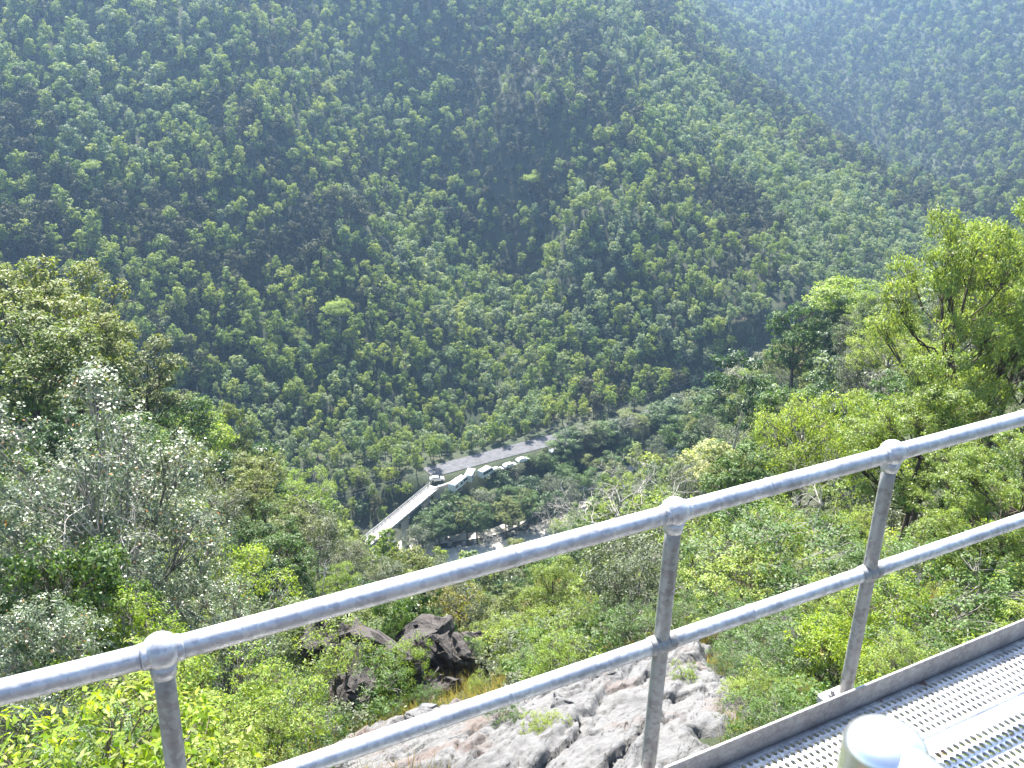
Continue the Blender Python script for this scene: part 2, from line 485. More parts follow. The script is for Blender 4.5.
B_BROWN = bark_mat("brown_bark", (0.055, 0.04, 0.03), (0.14, 0.11, 0.085))
B_GREY = bark_mat("grey_bark", (0.13, 0.12, 0.11), (0.34, 0.32, 0.29))
B_PALE = bark_mat("pale_bark", (0.28, 0.25, 0.21), (0.58, 0.55, 0.50))

L_OLIVE = leaf_mat("olive_leaves", [(0.085, 0.115, 0.028), (0.125, 0.15, 0.035), (0.10, 0.12, 0.045), (0.075, 0.11, 0.03)], 0.34, gain=1.55)
L_GREY = leaf_mat("grey_green_leaves", [(0.085, 0.11, 0.055), (0.11, 0.125, 0.075), (0.075, 0.10, 0.05)], 0.25)
L_DARK = leaf_mat("dark_green_leaves", [(0.03, 0.07, 0.016), (0.045, 0.085, 0.02), (0.035, 0.075, 0.025)], 0.25, 0.38)
L_MID = leaf_mat("mid_green_leaves", [(0.06, 0.115, 0.025), (0.08, 0.14, 0.03), (0.07, 0.12, 0.035)], 0.32)
L_LIME = leaf_mat("yellow_green_leaves", [(0.15, 0.21, 0.03), (0.18, 0.23, 0.045), (0.13, 0.20, 0.03)], 0.38, gain=1.5)
L_BRIGHT = leaf_mat("bright_green_leaves", [(0.15, 0.21, 0.02), (0.17, 0.225, 0.025)], 0.4, gain=1.6)
L_SILVER = leaf_mat("glossy_silver_leaves", [(0.095, 0.135, 0.07), (0.11, 0.14, 0.08)], 0.24, 0.36, 0.6, dead=0.012)
L_GUM = leaf_mat("gum_leaves", [(0.13, 0.18, 0.045), (0.14, 0.185, 0.05)], 0.4, 0.45, 0.5, gain=1.6)
L_CREAM = leaf_mat("cream_blossom_leaves", [(0.30, 0.32, 0.15), (0.34, 0.35, 0.18)], 0.35)
L_RUST = leaf_mat("yellowing_leaves", [(0.16, 0.16, 0.045), (0.15, 0.155, 0.04)], 0.35, dead=0.02)
L_GRASS = leaf_mat("dry_grass_blades", [(0.28, 0.22, 0.11), (0.24, 0.2, 0.08), (0.2, 0.2, 0.07)], 0.3)
L_FARA = leaf_mat("far_canopy_leaves", [(0.05, 0.09, 0.038), (0.07, 0.105, 0.055), (0.10, 0.135, 0.07), (0.046, 0.08, 0.036), (0.125, 0.145, 0.095), (0.055, 0.095, 0.038), (0.14, 0.175, 0.045),
                                       (0.085, 0.115, 0.055), (0.046, 0.085, 0.042)], 0.36, rough=0.5, spec=0.45, gain=2.2)
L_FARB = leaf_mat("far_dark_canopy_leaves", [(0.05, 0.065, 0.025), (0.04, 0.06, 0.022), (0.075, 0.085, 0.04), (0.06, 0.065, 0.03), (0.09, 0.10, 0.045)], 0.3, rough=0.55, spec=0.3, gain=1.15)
L_FARL = leaf_mat("far_yellow_green_canopy_leaves", [(0.11, 0.155, 0.04), (0.16, 0.20, 0.04), (0.13, 0.17, 0.045), (0.10, 0.15, 0.035), (0.19, 0.22, 0.06)], 0.38, rough=0.5, spec=0.4, gain=1.8)
L_FARC = leaf_mat("far_pale_canopy_leaves", [(0.115, 0.15, 0.09), (0.135, 0.16, 0.105), (0.095, 0.14, 0.07), (0.155, 0.185, 0.08), (0.075, 0.115, 0.06)], 0.36, rough=0.5, spec=0.45, gain=2.0)  # natural pale patches nearer; on the farther hill, haze put into the leaf colour

# ------------------------------------------------------------------ plants
def unit(a):
    return a / (np.linalg.norm(a, axis=-1, keepdims=True) + 1e-9)


def leaf_quads(P, nrm, L, Wd, rg, droop=0.0, fold=0.0):
    """one pointed leaf (a rhombus) at each point"""
    n = len(P)
    a = unit(rg.normal(size=(n, 3)))
    a[:, 2] -= droop
    a = unit(a - (a * nrm).sum(1, keepdims=True) * nrm * (1 - min(1.0, droop)))
    s = unit(np.cross(a, nrm))
    l = (L * rg.uniform(0.65, 1.25, n))[:, None]; w = (Wd * rg.uniform(0.65, 1.25, n))[:, None]
    V = np.stack([P - a * l / 2, P + s * w / 2 + a * l * 0.05, P + a * l / 2, P - s * w / 2 + a * l * 0.05], 1).reshape(-1, 3)
    F = np.arange(4 * n).reshape(n, 4)
    return V, F


def spread(n, rg, fn, sep):
    """n points from fn() that keep apart"""
    out = []
    tries = 0
    while len(out) < n and tries < 6000:
        p = fn(); tries += 1
        if all(np.linalg.norm(p - q) > sep for q in out): out.append(p)
        elif tries % 400 == 0: sep *= 0.85
    return np.array(out)


def make_tree(seed, Ht=10.0, R=3.5, base=0.35, limbs=9, lobe=1.3, tufts=14, tuft_r=0.4, leaves=9, L=0.3, Wd=0.16, droop=0.2, flat=0.75,
              trunk_r=0.16, stems=1, lean=0.06, twigs=True, top_bias=0.0, up=0.5, bare=0.0, out=0.55):
    """returns ((V,F) of trunk and limbs, (V,F) of leaves).  limbs end in lobes of the crown, lobes are made of leafy tufts"""
    rg = np.random.default_rng(seed)
    cz = Ht * (base + (1 - base) / 2); hz = Ht * (1 - base) / 2

    def inside():
        while True:
            q = rg.uniform(-1, 1, 3)
            r = np.linalg.norm(q)
            if 0.25 < r < 1.0 and (q[2] > -0.75 or rg.random() < 0.2) and rg.random() < 0.35 + 0.65 * r:
                break
        z = q[2] * (hz - lobe * 0.55)
        wr = R - lobe * 0.6
        k = 1.0 if top_bias == 0 else (0.45 + 0.55 * (q[2] + 1) / 2 if top_bias > 0 else 1.0 - 0.55 * (q[2] + 1) / 2)
        return np.array([q[0] * wr * k, q[1] * wr * k, cz + z])
    lob = spread(limbs, rg, inside, lobe * 0.95)
    wood = Soup()
    ls = []
    for st in range(stems):
        ang = rg.uniform(0, 6.28); off = 0.0 if stems == 1 else 0.12 * R
        t = np.linspace(0, 1, 9)
        topz = Ht * (0.86 if stems == 1 else rg.uniform(0.55, 0.85))
        ln = lean * Ht if stems == 1 else R * rg.uniform(0.25, 0.6)
        wig = np.cumsum(rg.normal(size=(9, 2)) * 0.022 * Ht, 0); wig -= wig[0]
        X = off * math.cos(ang) + ln * t ** 1.3 * math.cos(ang) + wig[:, 0] * t
        Y = off * math.sin(ang) + ln * t ** 1.3 * math.sin(ang) + wig[:, 1] * t
        P = np.stack([X, Y, -0.5 + (topz + 0.5) * t], 1)
        Rr = trunk_r * (1.25 - t * 1.08) / (stems ** 0.35)
        Rr[0] *= 1.35
        wood.add(*tube(P, Rr, 7))
        ls.append((P, Rr))
    tuft_c = []; tuft_d = []
    for c in lob:
        P, Rr = ls[rg.integers(len(ls))]
        want = c[2] - 0.55 * np.hypot(*(c[:2] - P[4, :2])) - 0.1 * Ht
        k = int(np.clip(np.searchsorted(P[:, 2], want), 1, 7))
        a = P[k]; mid = (a + c) / 2 + np.array([0, 0, -0.05 * Ht]) + rg.normal(size=3) * 0.05 * R
        t = np.linspace(0, 1, 6)[:, None]
        B = (1 - t) ** 2 * a + 2 * t * (1 - t) * mid + t ** 2 * c
        B[1:-1] += rg.normal(size=(4, 3)) * 0.03 * R
        r0 = min(Rr[k] * 0.62, 0.55 * trunk_r)
        wood.add(*tube(B, r0 * (1 - 0.8 * t[:, 0]), 5))
        nt_ = tufts
        d = unit(rg.normal(size=(nt_ * 2, 3)))
        d = d[(d[:, 2] > -0.45) | (rg.random(len(d)) < 0.25)][:nt_]
        rr = rg.uniform(0.5, 1.0, len(d)) ** 0.6
        tc = c + d * rr[:, None] * lobe * rg.uniform(0.8, 1.15) * np.array([1, 1, flat])
        if twigs:
            for q in tc[::2]:
                m = (c + q) / 2 + rg.normal(size=3) * 0.06 * lobe
                s0 = B[-2 if rg.random() < 0.6 else -3]
                wood.add(*tube(np.array([s0, m, q]), np.array([0.22, 0.13, 0.05]) * r0 + 0.004, 3))
        keep = rg.random(len(d)) >= bare
        tuft_c.append(tc[keep]); tuft_d.append(d[keep])
    tc = np.concatenate(tuft_c); td = np.concatenate(tuft_d)
    n = len(tc) * leaves
    c = np.repeat(tc, leaves, 0); dd = np.repeat(td, leaves, 0)
    o = unit(rg.normal(size=(n, 3))) * (rg.random(n) ** 0.5)[:, None] * tuft_r * rg.uniform(0.6, 1.2, len(tc)).repeat(leaves)[:, None]
    o[:, 2] *= 0.7
    nrm = unit(dd * out + unit(o) * 0.35 + np.array([0, 0, up]) + rg.normal(size=(n, 3)) * 0.33)
    leafsoup = leaf_quads(c + o, nrm, L, Wd, rg, droop)
    return wood.get(), leafsoup


def make_bare(seed, Ht=9.0, spread_=0.45, r=0.12, depth=4):
    """leafless, forking tree: (trunk soup, branch soup)"""
    rg = np.random.default_rng(seed)
    trunk, br = Soup(), Soup()

    def grow(p, d, ln, rad, lev):
        t = np.linspace(0, 1, 5)
        bend = rg.normal(size=3) * 0.16
        P = p + d * ln * t[:, None] + bend * ln * (t ** 2)[:, None]
        (trunk if lev == 0 else br).add(*tube(P, rad * (1 - 0.45 * t), 6 if lev < 2 else 4))
        if lev >= depth: return
        dd = unit(P[-1] - P[-2])
        for k in range(2 if lev == 0 else rg.integers(2, 4)):
            nd = unit(dd + rg.normal(size=3) * spread_ * (1.0 + 0.25 * lev) + np.array([0, 0, 0.14]))
            grow(P[-1], nd, ln * rg.uniform(0.6, 0.85), rad * 0.58, lev + 1)
        if lev > 0 or rg.random() < 0.8:
            grow(P[3], unit(dd + rg.normal(size=3) * 0.8), ln * 0.5, rad * 0.4, lev + 1)
    grow(np.array([0, 0, -0.4]), unit(np.array([rg.normal() * .12, rg.normal() * .12, 1.0])), Ht * 0.38, r, 0)
    return trunk.get(), br.get()


class Kind:
    """a plant kind: shared meshes, copied for every plant of the kind"""
    def __init__(self, name, noun, cat, parts, H, R):
        self.name, self.noun, self.cat, self.parts, self.H, self.R = name, noun, cat, parts, H, R


KINDS = {}


def kind(key, name, noun, cat, bark, leafm, variants=3, seed=0, part_names=("trunk", "crown"), fork=None, **kw):
    vs = []
    for i in range(variants):
        if fork is not None:
            w, lf = make_bare(seed * 31 + i, **fork)
            a = mesh_np(part_names[0], w[0], [w[1]], [bark], smooth=True); b = mesh_np(part_names[1], lf[0], [lf[1]], [bark], smooth=True)
            zmax = lf[0][:, 2].max()
        else:
            w, lf = make_tree(seed * 31 + i, **kw)
            a = mesh_np(part_names[0], w[0], [w[1]], [bark], smooth=True); b = mesh_np(part_names[1], lf[0], [lf[1]], [leafm])
            zmax = lf[0][:, 2].max()
        vs.append(Kind(name, noun, cat, ((part_names[0], a), (part_names[1], b)), zmax, np.percentile(np.hypot(lf[0][:, 0], lf[0][:, 1]), 96)))
    KINDS[key] = vs


T, SH = ("trunk", "crown"), ("stem", "foliage")
# close trees and shrubs: leaves at leaf size
kind("silver", "broadleaf_tree", "glossy silver-leaved tree", "tree", B_GREY, L_SILVER, 3, 1, Ht=8.0, R=3.2, base=0.2, limbs=24, lobe=0.95, tufts=38, tuft_r=0.24,
     leaves=20, L=0.105, Wd=0.055, droop=0.1, stems=3, trunk_r=0.13, up=1.1)
kind("gum", "gum_tree", "leafy gum tree", "tree", B_BROWN, L_GUM, 2, 2, Ht=12.0, R=4.0, base=0.26, limbs=44, lobe=0.85, tufts=34, tuft_r=0.3, leaves=28,
     L=0.15, Wd=0.05, droop=0.6, flat=0.6, trunk_r=0.15, lean=0.06, up=0.6)
kind("shrub", "shrub", "yellow-green leafy shrub", "shrub", B_BROWN, L_LIME, 3, 3, part_names=SH, Ht=2.6, R=1.6, base=0.12, limbs=14, lobe=0.55, tufts=26, tuft_r=0.16,
     leaves=24, L=0.062, Wd=0.03, droop=0.25, stems=4, trunk_r=0.05, up=0.6)
kind("greenshrub", "shrub", "mid-green leafy shrub", "shrub", B_GREY, L_MID, 3, 4, part_names=SH, Ht=2.4, R=1.6, base=0.1, limbs=14, lobe=0.55, tufts=26, tuft_r=0.17,
     leaves=24, L=0.062, Wd=0.03, droop=0.2, stems=4, trunk_r=0.045, up=0.6)
kind("sapling", "sapling", "slender sapling", "sapling", B_BROWN, L_GUM, 3, 5, Ht=4.5, R=1.1, base=0.42, limbs=9, lobe=0.5, tufts=14, tuft_r=0.22, leaves=12,
     L=0.12, Wd=0.04, droop=0.7, trunk_r=0.05, lean=0.05)
kind("umbrella", "small_tree", "small flat-topped yellow-green tree", "tree", B_BROWN, L_LIME, 2, 6, Ht=3.6, R=1.9, base=0.45, limbs=16, lobe=0.5, tufts=26, tuft_r=0.17,
     leaves=14, L=0.1, Wd=0.034, droop=0.5, stems=3, trunk_r=0.06, flat=0.6, up=0.7)
kind("bigleaf", "shrub", "bright green broad-leaved shrub", "shrub", B_BROWN, L_BRIGHT, 1, 7, part_names=SH, Ht=2.2, R=1.7, base=0.1, limbs=14, lobe=0.55, tufts=26,
     tuft_r=0.18, leaves=18, L=0.095, Wd=0.034, droop=0.3, stems=4, trunk_r=0.05, up=0.6)
# middle distance
mid = dict(L=0.21, Wd=0.11)
kind("olive", "forest_tree", "olive-green tree", "tree", B_BROWN, L_OLIVE, 5, 11, Ht=11, R=3.6, base=0.3, limbs=24, lobe=1.05, tufts=26, tuft_r=0.34, leaves=18, droop=0.3, flat=0.5, up=0.7, **mid)
kind("grey", "forest_tree", "grey-green tree", "tree", B_GREY, L_GREY, 4, 12, Ht=10, R=3.4, base=0.25, limbs=19, lobe=1.2, tufts=26, tuft_r=0.46, leaves=14, droop=0.3,
     L=0.22, Wd=0.10, flat=0.75, bare=0.12)
kind("dark", "forest_tree", "dark green dense tree", "tree", B_BROWN, L_DARK, 4, 13, Ht=9.5, R=3.3, base=0.15, limbs=26, lobe=1.05, tufts=28, tuft_r=0.34, leaves=17, droop=0.15, flat=0.65, L=0.22, Wd=0.13)
kind("midgreen", "forest_tree", "mid-green tree", "tree", B_BROWN, L_MID, 5, 14, Ht=10, R=3.4, base=0.22, limbs=24, lobe=1.05, tufts=26, tuft_r=0.34, leaves=18, droop=0.2, flat=0.65, **mid)
kind("lime", "forest_tree", "yellow-green tree", "tree", B_GREY, L_LIME, 4, 15, Ht=8, R=3.6, base=0.2, limbs=28, lobe=0.95, tufts=30, tuft_r=0.34, leaves=17, L=0.15, Wd=0.07, droop=0.3, flat=0.62, bare=0.06)
kind("flat", "flat_topped_tree", "bright flat-topped tree", "tree", B_GREY, L_BRIGHT, 2, 16, Ht=10, R=3.8, base=0.55, limbs=18, lobe=1.2, tufts=24, tuft_r=0.45, leaves=16, L=0.24, Wd=0.13, flat=0.45, up=0.9)
kind("cream", "flowering_tree", "pale cream flowering tree", "tree", B_PALE, L_CREAM, 1, 17, Ht=9, R=3.0, base=0.55, limbs=15, lobe=1.0, tufts=24, tuft_r=0.36, leaves=14, L=0.2, Wd=0.11, flat=0.5, up=0.9)
kind("tall", "white_trunked_tree", "tall tree with a bare white trunk", "tree", B_PALE, L_DARK, 2, 18, Ht=15, R=2.8, base=0.5, limbs=12, lobe=0.9, tufts=20, tuft_r=0.4, leaves=15, L=0.24,
     Wd=0.12, flat=0.5, trunk_r=0.15, lean=0.1, stems=2)
kind("rusty", "forest_tree", "yellowing tree", "tree", B_BROWN, L_RUST, 2, 19, Ht=7, R=2.6, base=0.25, limbs=16, lobe=1.0, tufts=24, tuft_r=0.4, leaves=13, L=0.18, Wd=0.08, bare=0.12)
kind("bare", "bare_tree", "leafless grey-branched tree", "tree", B_PALE, None, 4, 20, part_names=("trunk", "branches"), fork=dict(Ht=9.0, spread_=0.5, r=0.15, depth=5))

# ------------------------------------------------------------------ scatter stuff (one object, geometry nodes)
def scatter(name, protos, pts, idx, rotz, scl, mats):
    """protos: list of (V, F, material index per face) kept in the object's own mesh; points carry the instances"""
    Vs, Fs, Ms, pid, off = [], [], [], [], 0
    for k, (V, F, mi) in enumerate(protos):
        Vs.append(V); Fs.append(F + off); Ms.append(mi); pid.append(np.full(len(V), k)); off += len(V)
    Vs.append(pts); pid.append(np.full(len(pts), -1))
    V = np.concatenate(Vs)
    me = mesh_np(name, V, [np.concatenate(Fs)], mats, np.concatenate(Ms))
    pad = lambda a, fill: np.concatenate([np.full(off, fill, np.float64), np.asarray(a, float)])
    a = me.attributes.new("pid", "INT", "POINT"); a.data.foreach_set("value", np.concatenate(pid).astype(np.int32))
    a = me.attributes.new("pick", "INT", "POINT"); a.data.foreach_set("value", pad(idx, 0).astype(np.int32))
    a = me.attributes.new("turn", "FLOAT", "POINT"); a.data.foreach_set("value", pad(rotz, 0).astype(np.float32))
    a = me.attributes.new("size", "FLOAT", "POINT"); a.data.foreach_set("value", pad(scl, 1).astype(np.float32))
    o = link(name, me)
    ng = bpy.data.node_groups.new(name + "_scatter", "GeometryNodeTree")
    ng.interface.new_socket("Geometry", in_out="INPUT", socket_type="NodeSocketGeometry")
    ng.interface.new_socket("Geometry", in_out="OUTPUT", socket_type="NodeSocketGeometry")
    gi = ng.nodes.new("NodeGroupInput"); go = ng.nodes.new("NodeGroupOutput")

    def attr(nm, t):
        a_ = ng.nodes.new("GeometryNodeInputNamedAttribute"); a_.data_type = t; a_.inputs["Name"].default_value = nm
        return a_.outputs["Attribute"]
    p = attr("pid", "INT")

    def part(k):
        c = ng.nodes.new("FunctionNodeCompare"); c.data_type = "INT"; c.operation = "EQUAL"
        ng.links.new(p, c.inputs[2]); c.inputs[3].default_value = k
        s = ng.nodes.new("GeometryNodeSeparateGeometry"); s.domain = "POINT"
        ng.links.new(gi.outputs[0], s.inputs["Geometry"]); ng.links.new(c.outputs[0], s.inputs["Selection"])
        return s.outputs["Selection"]
    jn = ng.nodes.new("GeometryNodeJoinGeometry")
    for k in range(len(protos)):
        g2i = ng.nodes.new("GeometryNodeGeometryToInstance")
        ng.links.new(part(k), g2i.inputs[0]); ng.links.new(g2i.outputs[0], jn.inputs[0])
    iop = ng.nodes.new("GeometryNodeInstanceOnPoints")
    ng.links.new(part(-1), iop.inputs["Points"]); ng.links.new(jn.outputs[0], iop.inputs["Instance"])
    iop.inputs["Pick Instance"].default_value = True
    ng.links.new(attr("pick", "INT"), iop.inputs["Instance Index"])
    cxyz = ng.nodes.new("ShaderNodeCombineXYZ"); ng.links.new(attr("turn", "FLOAT"), cxyz.inputs["Z"])
    ng.links.new(cxyz.outputs[0], iop.inputs["Rotation"])
    ng.links.new(attr("size", "FLOAT"), iop.inputs["Scale"])
    ng.links.new(iop.outputs[0], go.inputs[0])
    md = o.modifiers.new("scatter", "NODES"); md.node_group = ng
    return tag(o, kind="stuff")


# ------------------------------------------------------------------ ground sheet
def warp(lo, hi, n, c, a):
    u0, u1 = math.asinh((lo - c) / a), math.asinh((hi - c) / a)
    return c + a * np.sinh(np.linspace(u0, u1, n))


gx = warp(-720, 1120, 420, 0, 25); gy = warp(-70, 1750, 470, 14, 30)
GX, GY = np.meshgrid(gx, gy)
GZ = terrain(GX.ravel(), GY.ravel())
nx, ny = len(gx), len(gy)
ii = (np.arange(ny - 1)[:, None] * nx + np.arange(nx - 1)[None]).ravel()
ground = link("hillside_ground", mesh_np("hillside_ground", np.stack([GX.ravel(), GY.ravel(), GZ], 1),
              [np.stack([ii, ii + 1, ii + nx + 1, ii + nx], 1)], [M_GROUND], smooth=True))
tag(ground, kind="structure")
_zg = GZ.reshape(ny, nx)


def gz(x, y):
    """height of the ground sheet (bilinear)"""
    x = np.atleast_1d(x); y = np.atleast_1d(y)
    i = np.clip(np.searchsorted(gx, x) - 1, 0, nx - 2); j = np.clip(np.searchsorted(gy, y) - 1, 0, ny - 2)
    u = np.clip((x - gx[i]) / (gx[i + 1] - gx[i]), 0, 1); v = np.clip((y - gy[j]) / (gy[j + 1] - gy[j]), 0, 1)
    return (_zg[j, i] * (1 - u) + _zg[j, i + 1] * u) * (1 - v) + (_zg[j + 1, i] * (1 - u) + _zg[j + 1, i + 1] * u) * v


_ds = np.concatenate([np.arange(4, 60, 0.3), np.arange(60, 420, 1.0), np.arange(420, 1650, 4.0)])


def hit(u, v, h=0.0):
    r = ray(u, v); r = r / math.hypot(r[0], r[1])
    P = _ds[:, None] * r
    k = int(np.argmax(P[:, 2] <= gz(P[:, 0], P[:, 1]) + h))
    return P[k]


def visible(P, canopy, slack=1.0):
    """does the straight line from the camera to each point pass above the ground raised by a canopy height?"""
    out = np.ones(len(P), bool)
    d = np.hypot(P[:, 0], P[:, 1])
    for t in np.concatenate([np.linspace(0.12, 0.9, 36), np.linspace(0.91, 0.985, 8)]):
        Q = P * t
        h = np.interp(np.hypot(Q[:, 0], Q[:, 1]), [0, 18, 30, 60, 100], [0, 0, 2, 5, canopy])
        h = np.where(d * (1 - t) < 9, 0, h)
        out &= Q[:, 2] > gz(Q[:, 0], Q[:, 1]) + h - slack
    return out


def strip(name, line, w, lift, m, seg=2.0):
    P = [np.array(line[0], float)]
    for a, b in zip(line[:-1], line[1:]):
        a, b = np.array(a, float), np.array(b, float)
        k = max(1, int(np.linalg.norm(b - a) / seg))
        P += [a + (b - a) * (i + 1) / k for i in range(k)]
    P = np.array(P)
    for _ in range(6): P[1:-1] = (P[:-2] + 2 * P[1:-1] + P[2:]) / 4
    T_ = np.gradient(P, axis=0); T_[:, 2] = 0; T_ = unit(T_)
    S = np.stack([T_[:, 1], -T_[:, 0], np.zeros(len(P))], 1)
    ws = np.broadcast_to(np.atleast_1d(w), (len(P),)) if np.ndim(w) < 1 or len(np.atleast_1d(w)) == 1 else w
    V = np.concatenate([P - S * ws[:, None], P + S * ws[:, None]]); V[:, 2] += lift
    n = len(P); i = np.arange(n - 1)
    return link(name, mesh_np(name, V, [np.stack([i, i + n, i + n + 1, i + 1], 1)], [m])), P, S


# road, with its edge lines, and the river in its bed
o, RP, RS = strip("road", ROAD_LINE, 3.3, 0.15, M_ASPH); tag(o, kind="structure")

mw, nt, out = mat("river_water")
b = N(nt, "ShaderNodeBsdfPrincipled", Roughness=0.08); b.inputs["Base Color"].default_value = (0.05, 0.055, 0.04, 1)
nz = N(nt, "ShaderNodeTexNoise", Scale=1.2, Detail=4.0); tc = N(nt, "ShaderNodeTexCoord"); nt.links.new(tc.outputs["Object"], nz.inputs["Vector"])
bp = N(nt, "ShaderNodeBump", Strength=0.25, Distance=0.1); nt.links.new(nz.outputs["Fac"], bp.inputs["Height"]); nt.links.new(bp.outputs["Normal"], b.inputs["Normal"])
nt.links.new(b.outputs["BSDF"], out.inputs["Surface"])
tag(strip("river_water", RIVER_LINE, 5.2, 0.25, mw)[0], kind="structure")
# pale sand and gravel bars along the near and far bank
for sh, w_, i0, i1 in ((3.2, 3.6, 3, 11), (-5.6, 1.8, 4, 11)):
    Pl = np.array(RIVER_LINE[i0 - 1:i1], float)
    dT = np.gradient(Pl, axis=0); dT[:, 2] = 0; dT = unit(dT); S_ = np.stack([dT[:, 1], -dT[:, 0], np.zeros(len(Pl))], 1)
    tag(strip("gravel_bar", [tuple(q) for q in Pl + S_ * sh], w_, 0.45, M_GRAVEL)[0], kind="structure")


# ------------------------------------------------------------------ rocks
def rock_mesh(name, seed, size, m, sub=3, rough=0.09, pts=16):
    rg = np.random.default_rng(seed)
    bm = bmesh.new()
    for p in unit(rg.normal(size=(pts, 3))) * rg.uniform(0.75, 1.0, (pts, 1)):
        bm.verts.new(p * np.array(size))
    r = bmesh.ops.convex_hull(bm, input=bm.verts[:])
    bmesh.ops.delete(bm, geom=[v for v in bm.verts if not v.link_faces], context="VERTS")
    bmesh.ops.bevel(bm, geom=bm.edges[:], offset=0.06 * min(size), segments=1, affect="EDGES")
    bmesh.ops.triangulate(bm, faces=bm.faces[:])
    bmesh.ops.subdivide_edges(bm, edges=bm.edges[:], cuts=sub, use_grid_fill=True)
    co = np.array([v.co for v in bm.verts]); nr = np.array([v.normal for v in bm.verts])
    s = min(size)
    f = fbm(co[:, 0] / s * 1.7 + co[:, 2] / s, co[:, 1] / s * 1.7 - co[:, 2] / s * 1.3, seed, 5)
    led = np.abs(((co[:, 2] / s * 2.3 + 0.8 * co[:, 0] / s + f) % 1.0) - 0.5)
    for v, k, l_, nn in zip(bm.verts, f, led, nr):
        v.co += Vector(nn) * float(s * (rough * 1.6 * k - rough * 0.9 * (l_ > 0.4)))
    bm.normal_update()
    me = bpy.data.meshes.new(name); bm.to_mesh(me); bm.free(); me.materials.append(m)
    return me


# the sloping outcrop right below the walkway: a patch of ledges and joints rising out of the soil
OUT_PIX = [(262, 790), (330, 756), (400, 732), (470, 712), (545, 700), (592, 674), (645, 652), (706, 640), (722, 664), (730, 690), (762, 714), (745, 745), (700, 775), (640, 800), (420, 800)]
OUT = np.array([hit(u, v)[:2] for u, v in OUT_PIX])


def poly_sdf(x, y, poly):
    d = np.full(x.shape, 1e9); ins = np.zeros(x.shape, bool)
    for (ax, ay), (bx, by) in zip(poly, np.roll(poly, -1, 0)):
        dx, dy = bx - ax, by - ay
        t = np.clip(((x - ax) * dx + (y - ay) * dy) / (dx * dx + dy * dy), 0, 1)
        d = np.minimum(d, np.hypot(x - ax - t * dx, y - ay - t * dy))
        c = ((ay > y) != (by > y)) & (x < dx * (y - ay) / (dy + 1e-12) + ax)
        ins ^= c
    return np.where(ins, d, -d)


ja = hit(565, 735)[:2]; jb = hit(650, 655)[:2]
jd = (jb - ja) / np.linalg.norm(jb - ja); jn_ = np.array([jd[1], -jd[0]])
M_OUTCROP = rock_mat("outcrop_rock", (0.165, 0.163, 0.16), (0.115, 0.113, 0.11), (0.15, 0.12, 0.105), (0.025, 0.022, 0.022), 1.0, math.atan2(jd[1], jd[0]))
rx = np.arange(OUT[:, 0].min() - 1.5, OUT[:, 0].max() + 1.5, 0.045); ry = np.arange(OUT[:, 1].min() - 1.5, OUT[:, 1].max() + 1.5, 0.045)
RX, RY = np.meshgrid(rx, ry); X_, Y_ = RX.ravel(), RY.ravel()
sd = poly_sdf(X_, Y_, OUT) + 0.9 * fbm(X_ / 1.6, Y_ / 1.6, 21, 3)
t_ = X_ * jn_[0] + Y_ * jn_[1] + 0.45 * fbm(X_ / 3.4, Y_ / 3.4, 31, 4)
l_ = X_ * jd[0] + Y_ * jd[1] + 0.8 * fbm(X_ / 2.0, Y_ / 2.0, 41, 4)
s1 = ((t_ / 1.55) % 1.0); s2 = ((l_ / 3.1 + 0.37 * np.floor(t_ / 1.55)) % 1.0)
led = 0.19 * np.where(s1 < 0.93, s1 / 0.93, (1 - s1) / 0.07) + 0.10 * np.where(s2 < 0.9, s2 / 0.9, (1 - s2) / 0.1)
t2 = ((t_ / 0.36 + 0.3 * fbm(X_, Y_, 51)) % 1.0); led += 0.075 * np.where(t2 < 0.8, t2 / 0.8, (1 - t2) / 0.2)
slab_id = np.floor(t_ / 1.55) * 7.3 + np.floor(l_ / 3.1 + 0.37 * np.floor(t_ / 1.55)) * 3.1
led *= 0.25 + 1.5 * (np.sin(slab_id * 12.9898) * 43758.5453 % 1.0)
rise = np.clip((sd + 0.35) / 1.1, 0, 1); rise = rise * rise * (3 - 2 * rise)
# broken blocks: every cell of a jittered grid, drawn out along the joints, has its own tilt and height
def facets(x, y, su, sv, seed):
    U_ = x * jd[0] + y * jd[1]; V_ = x * jn_[0] + y * jn_[1]
    U_ = U_ / su + 0.35 * fbm(x / 1.3, y / 1.3, seed, 3); V_ = V_ / sv + 0.35 * fbm(x / 1.3, y / 1.3, seed + 5, 3)
    iu = np.floor(U_).astype(np.int64); iv = np.floor(V_).astype(np.int64)
    best = np.full(x.shape, 9.0); sec = np.full(x.shape, 9.0); h = np.zeros(x.shape)
    for a_ in (-1, 0, 1):
        for b_ in (-1, 0, 1):
            cu = iu + a_ + _hash(iu + a_, iv + b_, seed + 1); cv = iv + b_ + _hash(iu + a_, iv + b_, seed + 2)
            d_ = np.hypot(U_ - cu, V_ - cv)
            hh = (_hash(iu + a_, iv + b_, seed + 3) - 0.5) + 0.9 * (_hash(iu + a_, iv + b_, seed + 4) - 0.5) * (U_ - cu) + 1.6 * (_hash(iu + a_, iv + b_, seed + 6) - 0.3) * (V_ - cv)
            m_ = d_ < best
            sec = np.where(m_, best, np.minimum(sec, d_)); h = np.where(m_, hh, h); best = np.where(m_, d_, best)
    return h - 0.45 * np.clip(1 - (sec - best) / 0.09, 0, 1)


